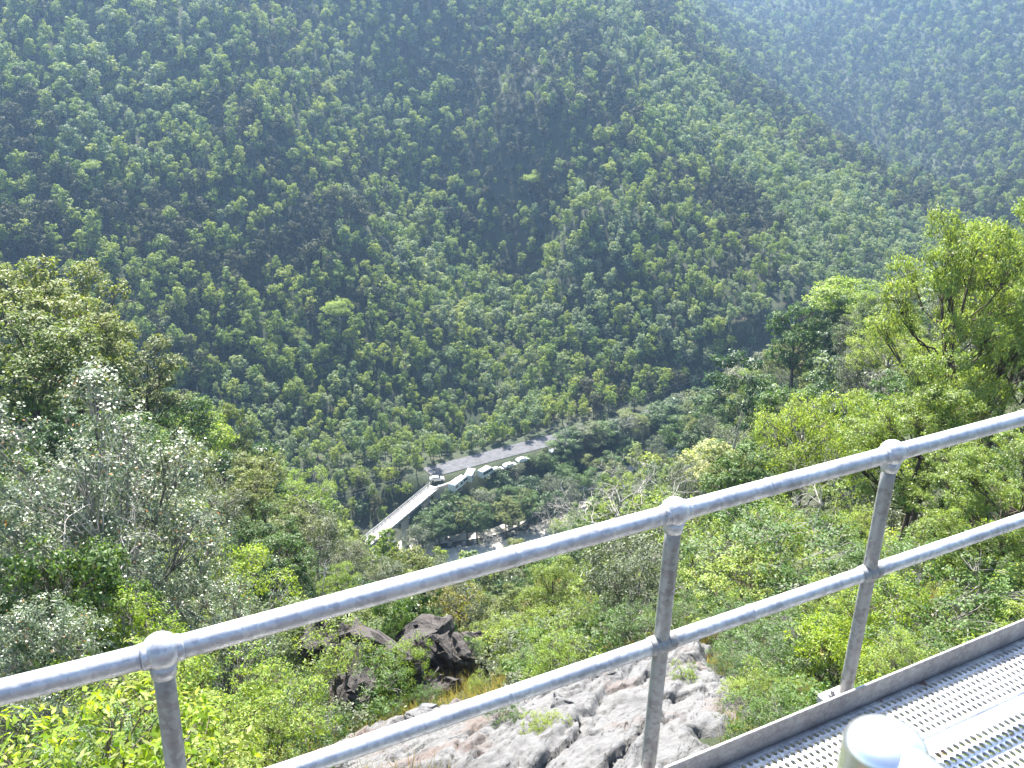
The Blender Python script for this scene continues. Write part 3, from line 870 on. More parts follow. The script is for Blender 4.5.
led = 0.5 * led + 0.13 * facets(X_, Y_, 2.2, 0.95, 401) + 0.06 * facets(X_, Y_, 0.75, 0.36, 431) + 0.03 * facets(X_, Y_, 0.3, 0.16, 461)
crk = np.minimum(np.abs(((t_ / 0.78 + 0.2 * fbm(X_ / .8, Y_ / .8, 81, 3)) % 1.0) - 0.5) * 0.78, np.abs(((l_ / 1.9 + 0.31 * np.floor(t_ / 0.78)) % 1.0) - 0.5) * 1.9)
led -= 0.13 * np.clip(1 - crk / 0.06, 0, 1) * (fbm(X_ / 1.1, Y_ / 1.1, 91, 2) > -0.12)
Z_ = gz(X_, Y_) - 0.7 + rise * 0.95 + rise * led + rise * (0.22 * fbm(X_ / 2.2, Y_ / 2.2, 61, 3) + 0.03 * np.abs(fbm(X_ / 0.3, Y_ / 0.45, 71, 4)))
qx, qy = len(rx), len(ry)
ii = (np.arange(qy - 1)[:, None] * qx + np.arange(qx - 1)[None]).ravel()
F_ = np.stack([ii, ii + 1, ii + qx + 1, ii + qx], 1)
F_ = F_[(sd[F_] > -1.0).any(1)]
outcrop = link("rock_outcrop", mesh_np("rock_outcrop", np.stack([X_, Y_, Z_], 1), [F_], [M_OUTCROP]))
tag(outcrop, kind="structure")


def rock(u, v, d, size, seed, label, m=M_ROCK, sink=0.35, rz=None, name="boulder", cat="boulder", group=None):
    p = at(u, v, d) if d else hit(u, v)
    me = rock_mesh(name, seed, size, m) if m is not M_DARKROCK else rock_mesh(name, seed, (size[0] * 1.35, size[1], size[2]), m, 4, 0.17, 26)
    o = link(name, me)
    z = gz(p[0], p[1])[0] + size[2] * (1 - 2 * sink)
    o.location = (p[0], p[1], z if d is None else p[2]); o.rotation_euler = (0, 0, seed * 1.7 if rz is None else rz)
    return tag(o, label, cat, group)


BOULDERS = [
    (430, 742, (1.0, 0.7, 0.5), 101, "long rounded grey boulder at the left end of the pale outcrop below the mid rail"),
    (505, 727, (0.8, 0.55, 0.42), 102, "grey boulder behind the long rounded one, beside a green tuft on the outcrop"),
    (560, 722, (0.75, 0.5, 0.45), 103, "pale grey block with a dark cleft under it, middle of the outcrop"),
    (620, 690, (0.9, 0.6, 0.4), 104, "flat pale slab at the upper edge of the outcrop, left of the middle post"),
    (600, 672, (0.5, 0.4, 0.3), 105, "small pale rock on the upper lip of the outcrop just under the mid rail"),
    (745, 672, (0.6, 0.5, 0.5), 106, "brown broken rock right of the middle post beside green shrubs"),
    (722, 700, (0.5, 0.4, 0.45), 107, "dark grey fractured rock beside the small shrub on the outcrop"),
    (712, 735, (0.35, 0.25, 0.22), 108, "small dark rock in the hollow right of the middle post"),
    (385, 752, (0.45, 0.4, 0.4), 109, "brownish rock under the mid rail at the left foot of the outcrop"),
]
for u, v, sz, sd_, lb in BOULDERS:
    rock(u, v, None, sz, sd_, lb)
CLIFF = [
    (375, 668, 25.5, (1.7, 1.3, 2.0), 201, "dark fractured rock face on the left of the creek cleft, under hanging green trees"),
    (422, 668, 26.5, (1.5, 1.3, 2.2), 202, "tall dark brown rock face in the middle of the creek cleft"),
    (456, 672, 26.0, (1.1, 1.0, 1.6), 203, "dark grey pointed rock wall in the creek cleft behind the bright green shrubs"),
    (440, 702, 24.0, (1.0, 0.8, 0.9), 204, "black wet rock block at the bottom of the creek cleft"),
    (480, 655, 27.5, (1.1, 0.9, 0.9), 205, "brown capped rock at the right end of the creek cleft"),
    (350, 700, 22.5, (1.0, 0.9, 1.0), 206, "black rock bluff left of the round shrub, above the mid rail"),
    (392, 752, 17.5, (0.6, 0.5, 0.7), 207, "dark reddish rock stump directly below the mid rail, left of the outcrop"),
    (318, 640, 27.0, (0.8, 0.7, 0.7), 208, "shaded brown rock on the left slope between the rails, beside the thin sapling"),
]
for u, v, d, sz, sd_, lb in CLIFF:
    rock(u, v, d, sz, sd_, lb, M_DARKROCK, name="rock_face", cat="rock face")
# boulders in the river
rv = [rock_mesh("river_boulder", 300 + k, (1.0, 0.75, 0.6), M_RIVROCK, 2) for k in range(4)]
k = 0
for q in range(46):
    u = rng.uniform(405, 548); v = np.interp(u, [405, 440, 480, 515, 548], [556, 551, 545, 538, 522]) + rng.normal(0, 4.5)
    p = at_z(u, v, -148.8)
    o = link("river_boulder", rv[q % 4]); s = rng.uniform(0.5, 1.9)
    o.location = (p[0], p[1], gz(p[0], p[1])[0] + 0.25 * s); o.scale = (s, s, s * rng.uniform(.7, 1.1)); o.rotation_euler = (0, 0, rng.uniform(0, 6))
    tag(o, "pale grey boulder lying in the shallow river bed below the bridge", "boulder", "boulders in the river bed")

# ------------------------------------------------------------------ plants: the ones that stand out in the photograph
N_PLANT = {}
PLANTED = []       # x, y, radius


def place(key, var, x, y, scale, rz, label, group=None, z=None, squash=1.0):
    K = KINDS[key][var % len(KINDS[key])]
    if z is None: z = gz(x, y)[0]
    e = empty(K.name, (x, y, z), label, K.cat, group, rz)
    e.scale = (scale * squash, scale * squash, scale)
    for nm, me in K.parts:
        link(nm, me, e)
    PLANTED.append((x, y, K.R * scale * squash))
    return e


def hero(key, u, v, d, label, var=0, smax=2.2, squash=1.0, hmul=1.0, rz=None):
    """a plant whose top is seen at pixel (u, v), d metres out"""
    p = at(u, v, d)
    K = KINDS[key][var % len(KINDS[key])]
    g = gz(p[0], p[1])[0]
    s = float(np.clip((p[2] - g) / K.H, 0.3, smax)) * hmul
    z = p[2] - K.H * s          # a tree too short for its spot stands on the ground
    z = min(g, z) if s >= smax * hmul else g
    return place(key, var, p[0], p[1], s, rng.uniform(0, 6.28) if rz is None else rz, label, z=g, squash=squash)


HERO = [
    # right flank
    ("gum", 978, 203, 38, "tall leafy gum tree at the right edge with dark forked trunk above the top rail", 0, 1.6, 0.62),
    ("gum", 1040, 190, 43, "leafy gum tree cut by the right edge behind the tall forked gum", 1, 1.6, 0.8),
    ("gum", 1015, 430, 24, "leafy gum foliage between the top rail and mid rail at the right edge", 1, 1.4, 1.1),
    ("gum", 940, 350, 34, "shorter gum tree standing below the tall forked gum, left of its trunk", 1, 1.2, 1.0),
    ("lime", 818, 382, 54, "wide yellow-green tree just above the top rail between middle and right posts", 0, 1.9, 0.72),
    ("lime", 872, 398, 50, "yellow-green tree touching the top rail left of the right post", 1, 1.9, 0.6),
    ("tall", 745, 352, 95, "tall tree with bare white forked trunk and small dark crown, middle right", 0, 2.0, 0.9),
    ("cream", 714, 441, 84, "pale cream flat-crowned flowering tree just above the top rail, right of the middle post", 0, 1.6, 0.9),
    ("bare", 655, 440, 100, "leafless grey-white tree with wide crooked branches left of the middle post", 0, 1.8, 1.2),
    ("bare", 625, 452, 118, "leafless pale twiggy tree behind the crooked bare tree, left of the middle post", 1, 1.8, 1.2),
    ("bare", 652, 545, 50, "leafless grey tree under the top rail just left of the middle post", 2, 1.5, 1.0),
    ("bare", 780, 330, 178, "small leafless grey tree at the foot of the brown bare gully", 3, 1.2, 1.4),
    ("bare", 560, 495, 205, "pale leafless tree beside the river gravel bar, above the top rail", 0, 1.3, 1.2),
    ("bare", 890, 250, 165, "grey leafless treetop on the skyline left of the tall forked gum", 2, 1.2, 1.3),
    ("sapling", 700, 525, 33, "slim dark-stemmed sapling behind the rails right of the middle post", 0, 2.0, 1.0),
    ("flat", 845, 278, 158, "bright green flat-topped tree on the right skyline above the round trees", 0, 1.6, 1.1),
    ("midgreen", 805, 300, 160, "mid-green tall round tree left of the bright flat-topped tree", 0, 2.0, 0.9),
    ("dark", 822, 378, 110, "rounded dark green tree directly above the wide yellow-green tree", 0, 1.4, 0.85),
    ("dark", 790, 385, 128, "dark green tree left of the rounded one above the yellow-green tree", 1, 1.6, 0.9),
    ("olive", 880, 300, 140, "olive-green tree on the right skyline below the bright flat-topped tree", 0, 2.0, 1.0),
    ("grey", 855, 312, 145, "grey-green tree between the bright flat-topped tree and the olive tree on the right", 0, 2.0, 0.9),
    ("lime", 700, 555, 44, "yellow-green slender-branched tree seen between the rails right of the middle post", 2, 1.5, 1.0),
    ("greenshrub", 790, 525, 27, "wide pale green shrub between the rails left of the right post", 0, 2.6, 1.5),
    ("shrub", 745, 560, 25, "yellow-green shrub touching the mid rail between middle and right posts", 0, 2.4, 1.3),
    ("greenshrub", 960, 560, 21, "glossy green shrub under the mid rail near the right edge", 1, 2.4, 1.2),
    ("shrub", 905, 578, 19.5, "brightest yellow-green shrub right of the right post below the mid rail", 1, 1.8, 1.0),
    ("bigleaf", 855, 620, 18.5, "vivid green shrub hugging the right post above the toe board", 0, 1.3, 0.9),
    ("greenshrub", 800, 630, 18.5, "leafy green shrub left of the right post above the toe board", 2, 1.6, 1.2),
    ("greenshrub", 760, 625, 19.5, "mid-green shrub above the brown broken rock", 0, 1.5, 1.1),
    ("greenshrub", 940, 640, 17.5, "dark twiggy green shrub just above the toe board at the right", 2, 1.6, 1.2),
    ("shrub", 685, 678, 16.5, "small yellow-green shrub growing from the outcrop right of the middle post", 2, 0.9, 0.75),
    ("shrub", 800, 690, 16, "yellow-green shrub overhanging the brown rock above the toe board", 0, 0.9, 1.0),
    ("sapling", 690, 498, 46, "slim pale-leaved young tree just right of the middle post at the top rail", 1, 2.2, 1.0),
    ("sapling", 733, 520, 40, "slim young tree under the top rail, second one right of the middle post", 2, 2.2, 1.0),
    ("sapling", 772, 492, 47, "slim young tree under the top rail halfway from middle to right post", 0, 2.2, 1.0),
    ("sapling", 610, 545, 48, "slim young tree under the top rail left of the middle post", 1, 2.2, 1.0),
    ("sapling", 835, 480, 44, "slim young tree under the top rail a little left of the right post", 2, 2.2, 1.0),
    ("gum", 560, 560, 52, "open-crowned gum tree in the gully below the top rail", 1, 0.8, 0.9),
    # middle
    ("shrub", 512, 662, 24, "bright yellow-green shrub clump right of the creek cleft, above the mid rail", 1, 1.6, 1.1),
    ("shrub", 478, 685, 22.5, "bright lime shrub touching the mid rail beside the creek cleft", 2, 1.2, 0.9),
    ("greenshrub", 427, 684, 21.5, "neat round dark green shrub in the creek cleft on the mid rail", 1, 1.2, 0.75),
    ("midgreen", 393, 588, 29, "bright green tree hanging over the left rock face of the creek cleft", 1, 1.3, 0.6),
    ("dark", 420, 590, 33, "dark green tree on top of the creek cliff under the top rail", 2, 1.2, 0.7),
    ("rusty", 452, 585, 38, "yellowing tree above the creek cliff just below the top rail", 0, 1.3, 0.8),
    ("rusty", 560, 570, 60, "yellow-brown tree below the top rail in the middle of the gully", 1, 1.4, 1.0),
    ("greenshrub", 362, 648, 23.5, "green shrub hanging over the left end of the dark rock faces", 1, 1.2, 0.9),
    ("shrub", 402, 640, 24.5, "yellow-green shrub growing between the two largest dark rock faces", 0, 1.1, 0.7),
    ("greenshrub", 392, 700, 21.5, "mid-green shrub at the foot of the dark rock faces left of the round shrub", 2, 1.0, 0.8),
    ("greenshrub", 470, 640, 26.0, "grey-green shrub on top of the right end of the creek cliff", 0, 1.0, 0.9),
    ("greenshrub", 505, 716, 14.6, "green tuft-like shrub rooted between boulders on the left half of the outcrop", 1, 0.5, 1.0),
    ("shrub", 545, 738, 13.4, "thin yellow-green shrub in a joint of the outcrop under the mid rail", 2, 0.35, 1.0),
    ("greenshrub", 735, 655, 17.5, "green shrub leaning over the upper right edge of the outcrop", 2, 0.9, 1.1),
    ("shrub", 748, 690, 15.5, "small pale shrub on the brown right end of the outcrop", 1, 0.5, 1.2),
    # left flank
    ("silver", 85, 362, 23, "silvery glossy-leaved tree with pale bare limbs at the left, largest of its kind", 0, 1.6, 0.72),
    ("silver", 8, 400, 20, "glossy silver-leaved tree cut by the left edge", 1, 1.6, 0.7),
    ("silver", 150, 425, 27, "slim glossy silver-leaved tree right of the largest silver one on the left", 2, 1.2, 0.55),
    ("bare", 95, 440, 19, "bare pale-limbed tree in front of the largest silver tree at the left", 1, 1.2, 0.8),
    ("lime", 215, 470, 40, "light yellow-green tree right of the slim silver-leaved tree on the left", 1, 1.2, 0.8),
    ("midgreen", 60, 520, 18, "mid-green leafy tree under the largest silver tree at the left", 2, 1.0, 0.7),
    ("lime", 120, 590, 17, "yellow-green feathery tree above the left post", 2, 0.9, 0.8),
    ("silver", 195, 565, 22, "sparkling silver-leaved tree just above the top rail, right of the left post", 1, 1.2, 0.8),
    ("silver", 30, 600, 14.5, "glossy pale-leaved shrubby tree behind the top rail left of the left post", 2, 0.7, 0.7),
    ("olive", 12, 262, 68, "olive-green sunlit tree on the left skyline at the left edge", 1, 2.0, 1.0),
    ("olive", 60, 285, 72, "olive tree with layered crown second from the left edge on the skyline", 2, 2.0, 1.0),
    ("olive", 78, 262, 84, "slender olive tree rising above the left skyline", 3, 1.8, 0.8),
    ("olive", 135, 335, 86, "flat olive tree on the left skyline above the silver tree", 4, 2.0, 1.0),
    ("olive", 25, 310, 58, "broad olive-green tree below the left skyline at the left edge", 0, 1.8, 1.1),
    ("flat", 195, 400, 108, "light green flat-topped tree on the left skyline right of the silver tree", 1, 1.4, 0.9),
    ("olive", 222, 385, 122, "small dark olive tree jutting from the left skyline", 2, 1.5, 0.7),
    ("dark", 240, 450, 112, "dense dark green tree in the middle of the left slope", 0, 1.8, 1.1),
    ("lime", 292, 452, 150, "flat yellow-green tree near the lower end of the left skyline", 3, 2.0, 1.0),
    ("midgreen", 240, 535, 52, "bright green narrow tree on the left slope above the top rail", 2, 1.1, 0.5),
    ("sapling", 330, 620, 21.5, "pale-leaved sapling with thin dark trunk between the rails, left of the creek cleft", 1, 1.6, 1.1),
    ("umbrella", 255, 690, 14.5, "small flat-topped yellow-green tree right of the left post", 0, 1.2, 1.0),
    ("umbrella", 205, 672, 15.5, "yellow-green bushy tree just right of the left post under the top rail", 1, 1.2, 1.0),
    ("bigleaf", 40, 722, 7.6, "vivid green broad-leaved shrub in the bottom left corner", 0, 1.4, 0.9),
    ("shrub", 130, 690, 12.5, "yellow-green shrub left of the left post below the top rail", 0, 1.4, 1.1),
    ("greenshrub", 100, 735, 10.5, "mid-green shrub beside the vivid broad-leaved shrub, bottom left", 1, 1.2, 1.0),
    ("shrub", 215, 735, 12.5, "pale yellow-green shrub at the bottom edge right of the left post", 1, 1.2, 1.0),
    ("greenshrub", 285, 705, 16, "grey-green shrub under the mid rail left of the outcrop", 0, 1.3, 1.0),
    # valley floor
    ("flat", 430, 487, 254, "bright lime tree at the far end of the bridge", 0, 1.5, 0.8),
    ("flat", 487, 490, 256, "bright yellow-green tree on the wooded spit below the parked vehicles", 0, 1.2, 1.0),
    ("cream", 592, 408, 306, "pale dome-shaped tree at the foot of the forested mountain", 0, 1.5, 1.4),
    ("midgreen", 545, 452, 273, "tall round green tree between the road and the river", 3, 1.6, 1.1),
    ("midgreen", 575, 425, 292, "broad blue-green tree where the road disappears", 4, 1.8, 1.2),
]
for h in HERO:
    key, u, v, d, lb, var, smax, sq = h
    hero(key, u, v, d, lb, var, smax, sq)
CNT2 = ["third", "second", "first", "fourth", "fifth", "sixth", "seventh", "inner seventh", "inner fifth", "inner third", "inner second", "inner first"]
SPIT = [(452, 491), (500, 470), (514, 462), (529, 455), (541, 452), (560, 456), (590, 428), (610, 432), (626, 440), (468, 501), (508, 486), (530, 476), (550, 472), (570, 466),
        (592, 452), (612, 452), (446, 502), (486, 486), (478, 503), (508, 500), (530, 492), (552, 488), (572, 480), (595, 470), (618, 462), (605, 418), (622, 424), (575, 447), (440, 508), (520, 490), (424, 514), (436, 500), (416, 524)]
for q, (u, v) in enumerate(SPIT):
    p = at_z(u, v, -136.5)
    g = gz(p[0], p[1])[0]
    key = ("midgreen", "dark", "grey", "midgreen", "olive")[q % 5]; K = KINDS[key][q % len(KINDS[key])]
    s = float(np.clip((-136.5 - g) / K.H, 0.35, 1.3))
    top = "highest" if v < 460 else ("upper" if v < 490 else "lower")
    place(key, q, p[0], p[1], s, rng.uniform(0, 6), "", squash=1.15)["spit"] = q
_sp = [o for o in C.objects if "spit" in o]
_sb = {}
for o in _sp:
    u, v, _ = project(np.array([[o.location.x, o.location.y, -136.5]]))[0]
    row = "upper bank near the road" if v < 470 else ("middle of the spit" if v < 500 else "river bank")
    half = "below the parked vehicles" if u < 500 else ("left of the pale dome tree" if u < 580 else "around the pale dome tree")
    _sb.setdefault((o["category"], row, half), []).append((u, o))
for (c_, row, half), ps in _sb.items():
    ps.sort(key=lambda a: a[0])
    for k, (u, o) in enumerate(ps):
        o["label"] = (f"green tree on the {row}, {half}" if len(ps) == 1 else f"{('leftmost', 'second', 'third', 'fourth', 'fifth', 'sixth', 'seventh', 'eighth', 'ninth', 'tenth', 'eleventh', 'twelfth', 'thirteenth', 'fourteenth')[k]} green tree on the {row}, {half}")
        o["group"] = "trees on the wooded spit"; del o["spit"]
ORDW = ['first', 'second', 'third', 'fourth', 'fifth', 'sixth', 'seventh', 'eighth', 'ninth', 'tenth', 'eleventh', 'twelfth', 'thirteenth', 'fourteenth']


def road_dist(u):
    """distance over the ground to the road in the direction of a pixel column"""
    r = ray(u, 430); a = np.array([r[0], r[1]]) / math.hypot(r[0], r[1])
    D = np.arange(240, 420, 0.5); q, _ = line_dist(a[0] * D, a[1] * D, ROAD_LINE)
    return float(D[np.argmin(q)])


ROADSIDE = [("midgreen", 557, 444, "round green tree on the near road verge at the last white car"), ("midgreen", 574, 427, "blue-green tree on the near road verge left of the pale dome tree"),
            ("grey", 608, 423, "grey-green tree on the near road verge right of the pale dome tree"), ("midgreen", 624, 431, "low green tree just left of the far open stretch of road"),
            ("dark", 672, 412, "dark tree right of the far open stretch of road"), ("midgreen", 545, 452, "green tree on the near road verge hiding part of the parked cars"),
            ("olive", 688, 405, "olive tree on the near road verge under the right spur")]
for q, (key, u, v, lb) in enumerate(ROADSIDE):
    hero(key, u, v, road_dist(u) - 8.5, lb, q, 1.6, 1.15)
SLOPE_ROWS = []
for row, (du, dv, dd, st) in enumerate(((0, 6, 0, 17), (8, 30, -10, 19), (3, 56, -22, 21))):
    for u in range(700 + du, 905, st):
        sky_v = np.interp(u, [690, 740, 790, 850, 900], [404, 370, 330, 292, 268])
        d = np.interp(u, [690, 740, 790, 850, 900], [208, 194, 176, 158, 148]) + dd
        SLOPE_ROWS.append((u, sky_v + dv + rng.uniform(-5, 6), d, row))
for q, (u, v, d, row) in enumerate(SLOPE_ROWS):
    k3 = [s for s in SLOPE_ROWS if s[3] == row].index((u, v, d, row))
    ordw = ["first", "second", "third", "fourth", "fifth", "sixth", "seventh", "eighth", "ninth", "tenth", "eleventh", "twelfth", "thirteenth", "fourteenth"][k3]
    key = ("olive", "midgreen", "grey", "dark", "olive", "midgreen", "lime")[(q * 5 + row) % 7]
    hero(key, u, v, d, f"{ordw}-from-left tree in the {('top', 'second', 'third')[row]} tier of the right spur, between valley bottom and tall gum", q, 1.5, 1.05)
k_ = 0
for u in list(range(563, 634, 10)) + list(range(664, 705, 10)):
    v = np.interp(u, [563, 700], [438, 397]) - rng.uniform(2, 9)
    hero(("midgreen", "dark", "grey", "olive")[k_ % 4], u, v, road_dist(u) - rng.uniform(8.5, 11), f"{ORDW[k_]} of the verge trees screening the road right of the parked cars", k_, 1.6, 1.7); k_ += 1
SPUR = [("olive", 700, 400, 210), ("midgreen", 680, 413, 219), ("grey", 660, 436, 226), ("dark", 716, 388, 204), ("midgreen", 733, 374, 198), ("olive", 752, 362, 190), ("grey", 772, 350, 184), ("midgreen", 765, 372, 165), ("olive", 740, 395, 172), ("grey", 712, 415, 180),
        ("dark", 690, 432, 190), ("olive", 660, 455, 195)]
for q, (key, u, v, d) in enumerate(SPUR):
    hero(key, u, v, d, f"{CNT2[q]} treetop along the lower right spur's skyline, counted upward from its foot", q, 1.7, 1.1)
# yellow-green crowns that shine out of the far forest
FARLIME = [(340, 336, "large bright yellow-green tree low on the forested mountain left of centre"), (182, 375, "lime tree in the far forest just above the left skyline trees"),
           (683, 212, "small bright lime treetop on the right half of the forested mountain"), (530, 190, "yellow-green tree in the centre of the forested mountain"),
           (333, 172, "pale lime tree high on the forested mountain left of centre"), (212, 94, "light green spreading tree high on the upper left of the mountain"),
           (65, 86, "lime tree near the upper left corner of the forest"), (450, 248, "bright green tree left of the centre of the far slope"),
           (435, 282, "yellow-green tree below the bright green one, left of centre on the far slope"), (95, 182, "pale lime tree on the left part of the mountain"),
           (770, 175, "yellow-green treetop on the right ridge of the mountain"), (630, 243, "small cream treetop on the far slope right of centre"),
           (505, 288, "lime treetop on the lower far slope near the centre"), (300, 345, "light green tree left of the large bright yellow-green one")]
for q, (u, v, lb) in enumerate(FARLIME):
    p = hit(u, v + 8)
    place("lime" if q % 3 else "flat", q, p[0], p[1], rng.uniform(0.9, 1.2) * (1.5 if q == 0 else 1), rng.uniform(0, 6), lb, squash=1.0)

# ------------------------------------------------------------------ plants: the rest of the near slopes
KEEP_OFF = [(RP[:, :2], 6.0)]
BR_A, BR_B = at_z(374, 537, -138.2), at_z(433, 488, -138.2)


def clear_of(x, y):
    ok = np.ones(len(x), bool)
    dist, _ = line_dist(x, y, ROAD_LINE); ok &= dist > 7.5
    dist, _ = line_dist(x, y, RIVER_LINE); ok &= dist > 10.0
    dist, _ = line_dist(x, y, [tuple(BR_A), tuple(BR_B)]); ok &= dist > 5.0
    ok &= poly_sdf(x, y, OUT) < -0.6
    return ok


def open_air(x, y, z, r, hgt):
    """keep the line of sight to the creek cleft, the bridge, the road with its cars and the river open, as in the photograph"""
    P = np.stack([x, y, z + hgt * 0.85], 1); S = project(P); rp = r * F_PX / np.maximum(S[:, 2], 1)
    B = np.stack([x, y, z], 1); Sb = project(B)
    ok = np.ones(len(x), bool)
    d = np.hypot(x, y)
    for u0, u1, v0, v1, dmin in ((366, 470, 648, 705, 26.0), (372, 440, 486, 538, 262), (440, 560, 440, 478, 268), (436, 545, 522, 556, 240), (632, 660, 418, 436, 300), (430, 520, 466, 488, 262)):
        hitb = (S[:, 0] + rp * 0.8 > u0) & (S[:, 0] - rp * 0.8 < u1) & (S[:, 1] - 2 < v1) & (Sb[:, 1] > v0) & (d < dmin)
        ok &= ~hitb
    return ok


def poisson(n_try, d0, d1, sep_fn, az=0.56, existing=()):
    """blue-noise points over a wedge of ground in front of the camera"""
    cells = {}
    out = []

    def near(x, y, s):
        c = 4.0; k = int(math.ceil(s / c)); i, j = int(x // c), int(y // c)
        for a in range(i - k, i + k + 1):
            for b in range(j - k, j + k + 1):
                for (X, Y, S) in cells.get((a, b), ()):
                    if (X - x) ** 2 + (Y - y) ** 2 < (0.5 * (s + S)) ** 2: return True
        return False
    for (x, y, s) in existing: cells.setdefault((int(x // 4.0), int(y // 4.0)), []).append((x, y, s))
    for _ in range(n_try):
        d = math.sqrt(rng.uniform(d0 ** 2, d1 ** 2)) if d1 / d0 < 3 else d0 * (d1 / d0) ** (rng.uniform(0, 1) ** 0.6)
        a = rng.uniform(-az, az) + 0.0
        x, y = d * math.sin(a), d * math.cos(a); s = sep_fn(d)
        if near(x, y, s): continue
        cells.setdefault((int(x // 4.0), int(y // 4.0)), []).append((x, y, s)); out.append((x, y))
    return np.array(out)


ex = [(x, y, 1.5 * r) for x, y, r in PLANTED]
cand = poisson(26000, 27, 300, lambda d: np.interp(d, [27, 60, 120, 300], [3.6, 4.6, 5.6, 6.4]), existing=ex)
zc = gz(cand[:, 0], cand[:, 1])
limit_y = np.interp(cand[:, 0], [-160, -60, -21, 0, 40, 62, 120], [250, 258, 257, 268, 294, 309, 335])
ok = (cand[:, 1] < np.minimum(limit_y, 238)) & clear_of(cand[:, 0], cand[:, 1])
cand, zc = cand[ok], zc[ok]
ok = open_air(cand[:, 0], cand[:, 1], zc, np.full(len(cand), 3.0), np.full(len(cand), 8.0))
cand, zc = cand[ok], zc[ok]
top = np.c_[cand, zc + 8.5]
S = project(top); inside = (S[:, 0] > -40) & (S[:, 0] < W + 40) & (S[:, 1] > -40) & (S[:, 1] < H + 60)
vis = visible(top, 7.0, 0.5)
dist = np.hypot(cand[:, 0], cand[:, 1])
order = np.argsort(np.where(vis & inside, dist, 1e6 + dist))
n_vis = int((vis & inside).sum())
N_SINGLE = min(n_vis, 300 - len([1 for h in HERO if h[0] not in ("shrub", "greenshrub", "bigleaf", "sapling")]) - len(FARLIME) - len(SPIT) - len(ROADSIDE) - len(SPUR) - k_ - len(SLOPE_ROWS))
singles = cand[order[:N_SINGLE]]; rest_near = cand[order[N_SINGLE:]]
_d = np.hypot(rest_near[:, 0], rest_near[:, 1]); rest_near = rest_near[(_d < 320) & (_d > 105)]

KEYS = ["olive", "grey", "dark", "midgreen", "lime", "rusty", "bare", "flat"]


def species(x, y):
    d = math.hypot(x, y)
    if y > 225: w = [1, 2, 3, 5, .5, 0, .2, .4]
    elif x < -4: w = [5, 4, 2.2, 3, .6, .3, .25, .3]
    elif x < 12 and d > 40: w = [2, 2.5, 1.2, 3, 3, 1, .5, .1]
    else: w = [2, 3, .7, 2.5, 4.5, .7, .6, .1]
    if d < 45: w[2] *= 0.6
    return rng.choice(KEYS, p=np.array(w) / sum(w))


def where(x, y, z):
    """where a plant stands, in words that can be checked against the picture"""
    u, v, _ = project(np.array([[x, y, z + 5.0]]))[0]
    d = math.hypot(x, y)
    if y > 225: return "on the wooded spit between river and road" if u < 600 else "beside the road past the wooded spit"
    top_rail = np.interp(u, [0, 163, 676, 892, 1024], [692, 652, 512, 453, 416])
    above = v < top_rail
    if u < 163: sec = "left of left post"
    elif u < 290: sec = "right of left post"
    elif u < 420: sec = "toward the bridge"
    elif u < 545: sec = "below the bridge"
    elif u < 676: sec = "left of middle post"
    elif u < 790: sec = "right of middle post"
    elif u < 890: sec = "left of right post"
    else: sec = "at right edge"
    lv = "below top rail" if not above else ("above top rail" if v > top_rail - 70 else "high above rail")
    side = "left slope" if x < -4 else ("gully" if x < 10 else "right slope")
    return f"{side} {lv} {sec}"


ORD = ["leftmost", "second-from-left", "third-from-left", "fourth-from-left", "fifth-from-left", "sixth-from-left", "seventh-from-left", "eighth-from-left", "ninth-from-left", "tenth-from-left",
       "eleventh-from-left", "twelfth-from-left", "thirteenth-from-left", "fourteenth-from-left", "fifteenth-from-left"]
CNT = ["", "one", "two", "three", "four", "five", "six", "seven", "eight", "nine", "ten", "eleven", "twelve", "thirteen", "fourteen", "fifteen"]


def label_for(k, n, noun, wh):
    if n == 1: return f"{noun} {wh}"
    if n == 2: return f"{('left', 'right')[k]} one of two {noun}s {wh}"
    if n > 15: return f"one of many {noun}s {wh}"
    return f"{ORD[k] if k < n - 1 else 'rightmost'} of {CNT[n]} {noun}s {wh}"


plan = []
for x, y in singles:
    key = species(x, y); z = gz(x, y)[0]
    plan.append((key, rng.integers(0, 8), x, y, rng.uniform(0.72, 1.12) * np.interp(math.hypot(x, y), [27, 70, 130, 300], [0.5, 0.85, 1.0, 1.05]), where(x, y, z)))
bins = {}
for p in plan: bins.setdefault((p[0], p[5]), []).append(p)
NOUN = {"olive": "olive-green tree", "grey": "grey-green tree", "dark": "dark green tree", "midgreen": "mid-green tree", "lime": "yellow-green tree", "rusty": "yellowing tree",
        "bare": "leafless tree", "flat": "bright flat-topped tree"}
for (key, wh), ps in bins.items():
    ps.sort(key=lambda p: project(np.array([[p[2], p[3], gz(p[2], p[3])[0] + 5]]))[0][0])
    n = len(ps)
    for k, p in enumerate(ps):
        lb = label_for(k, n, NOUN[key], wh)
        place(key, p[1], p[2], p[3], p[4], rng.uniform(0, 6.28), lb, f"{NOUN[key]}s {wh}")

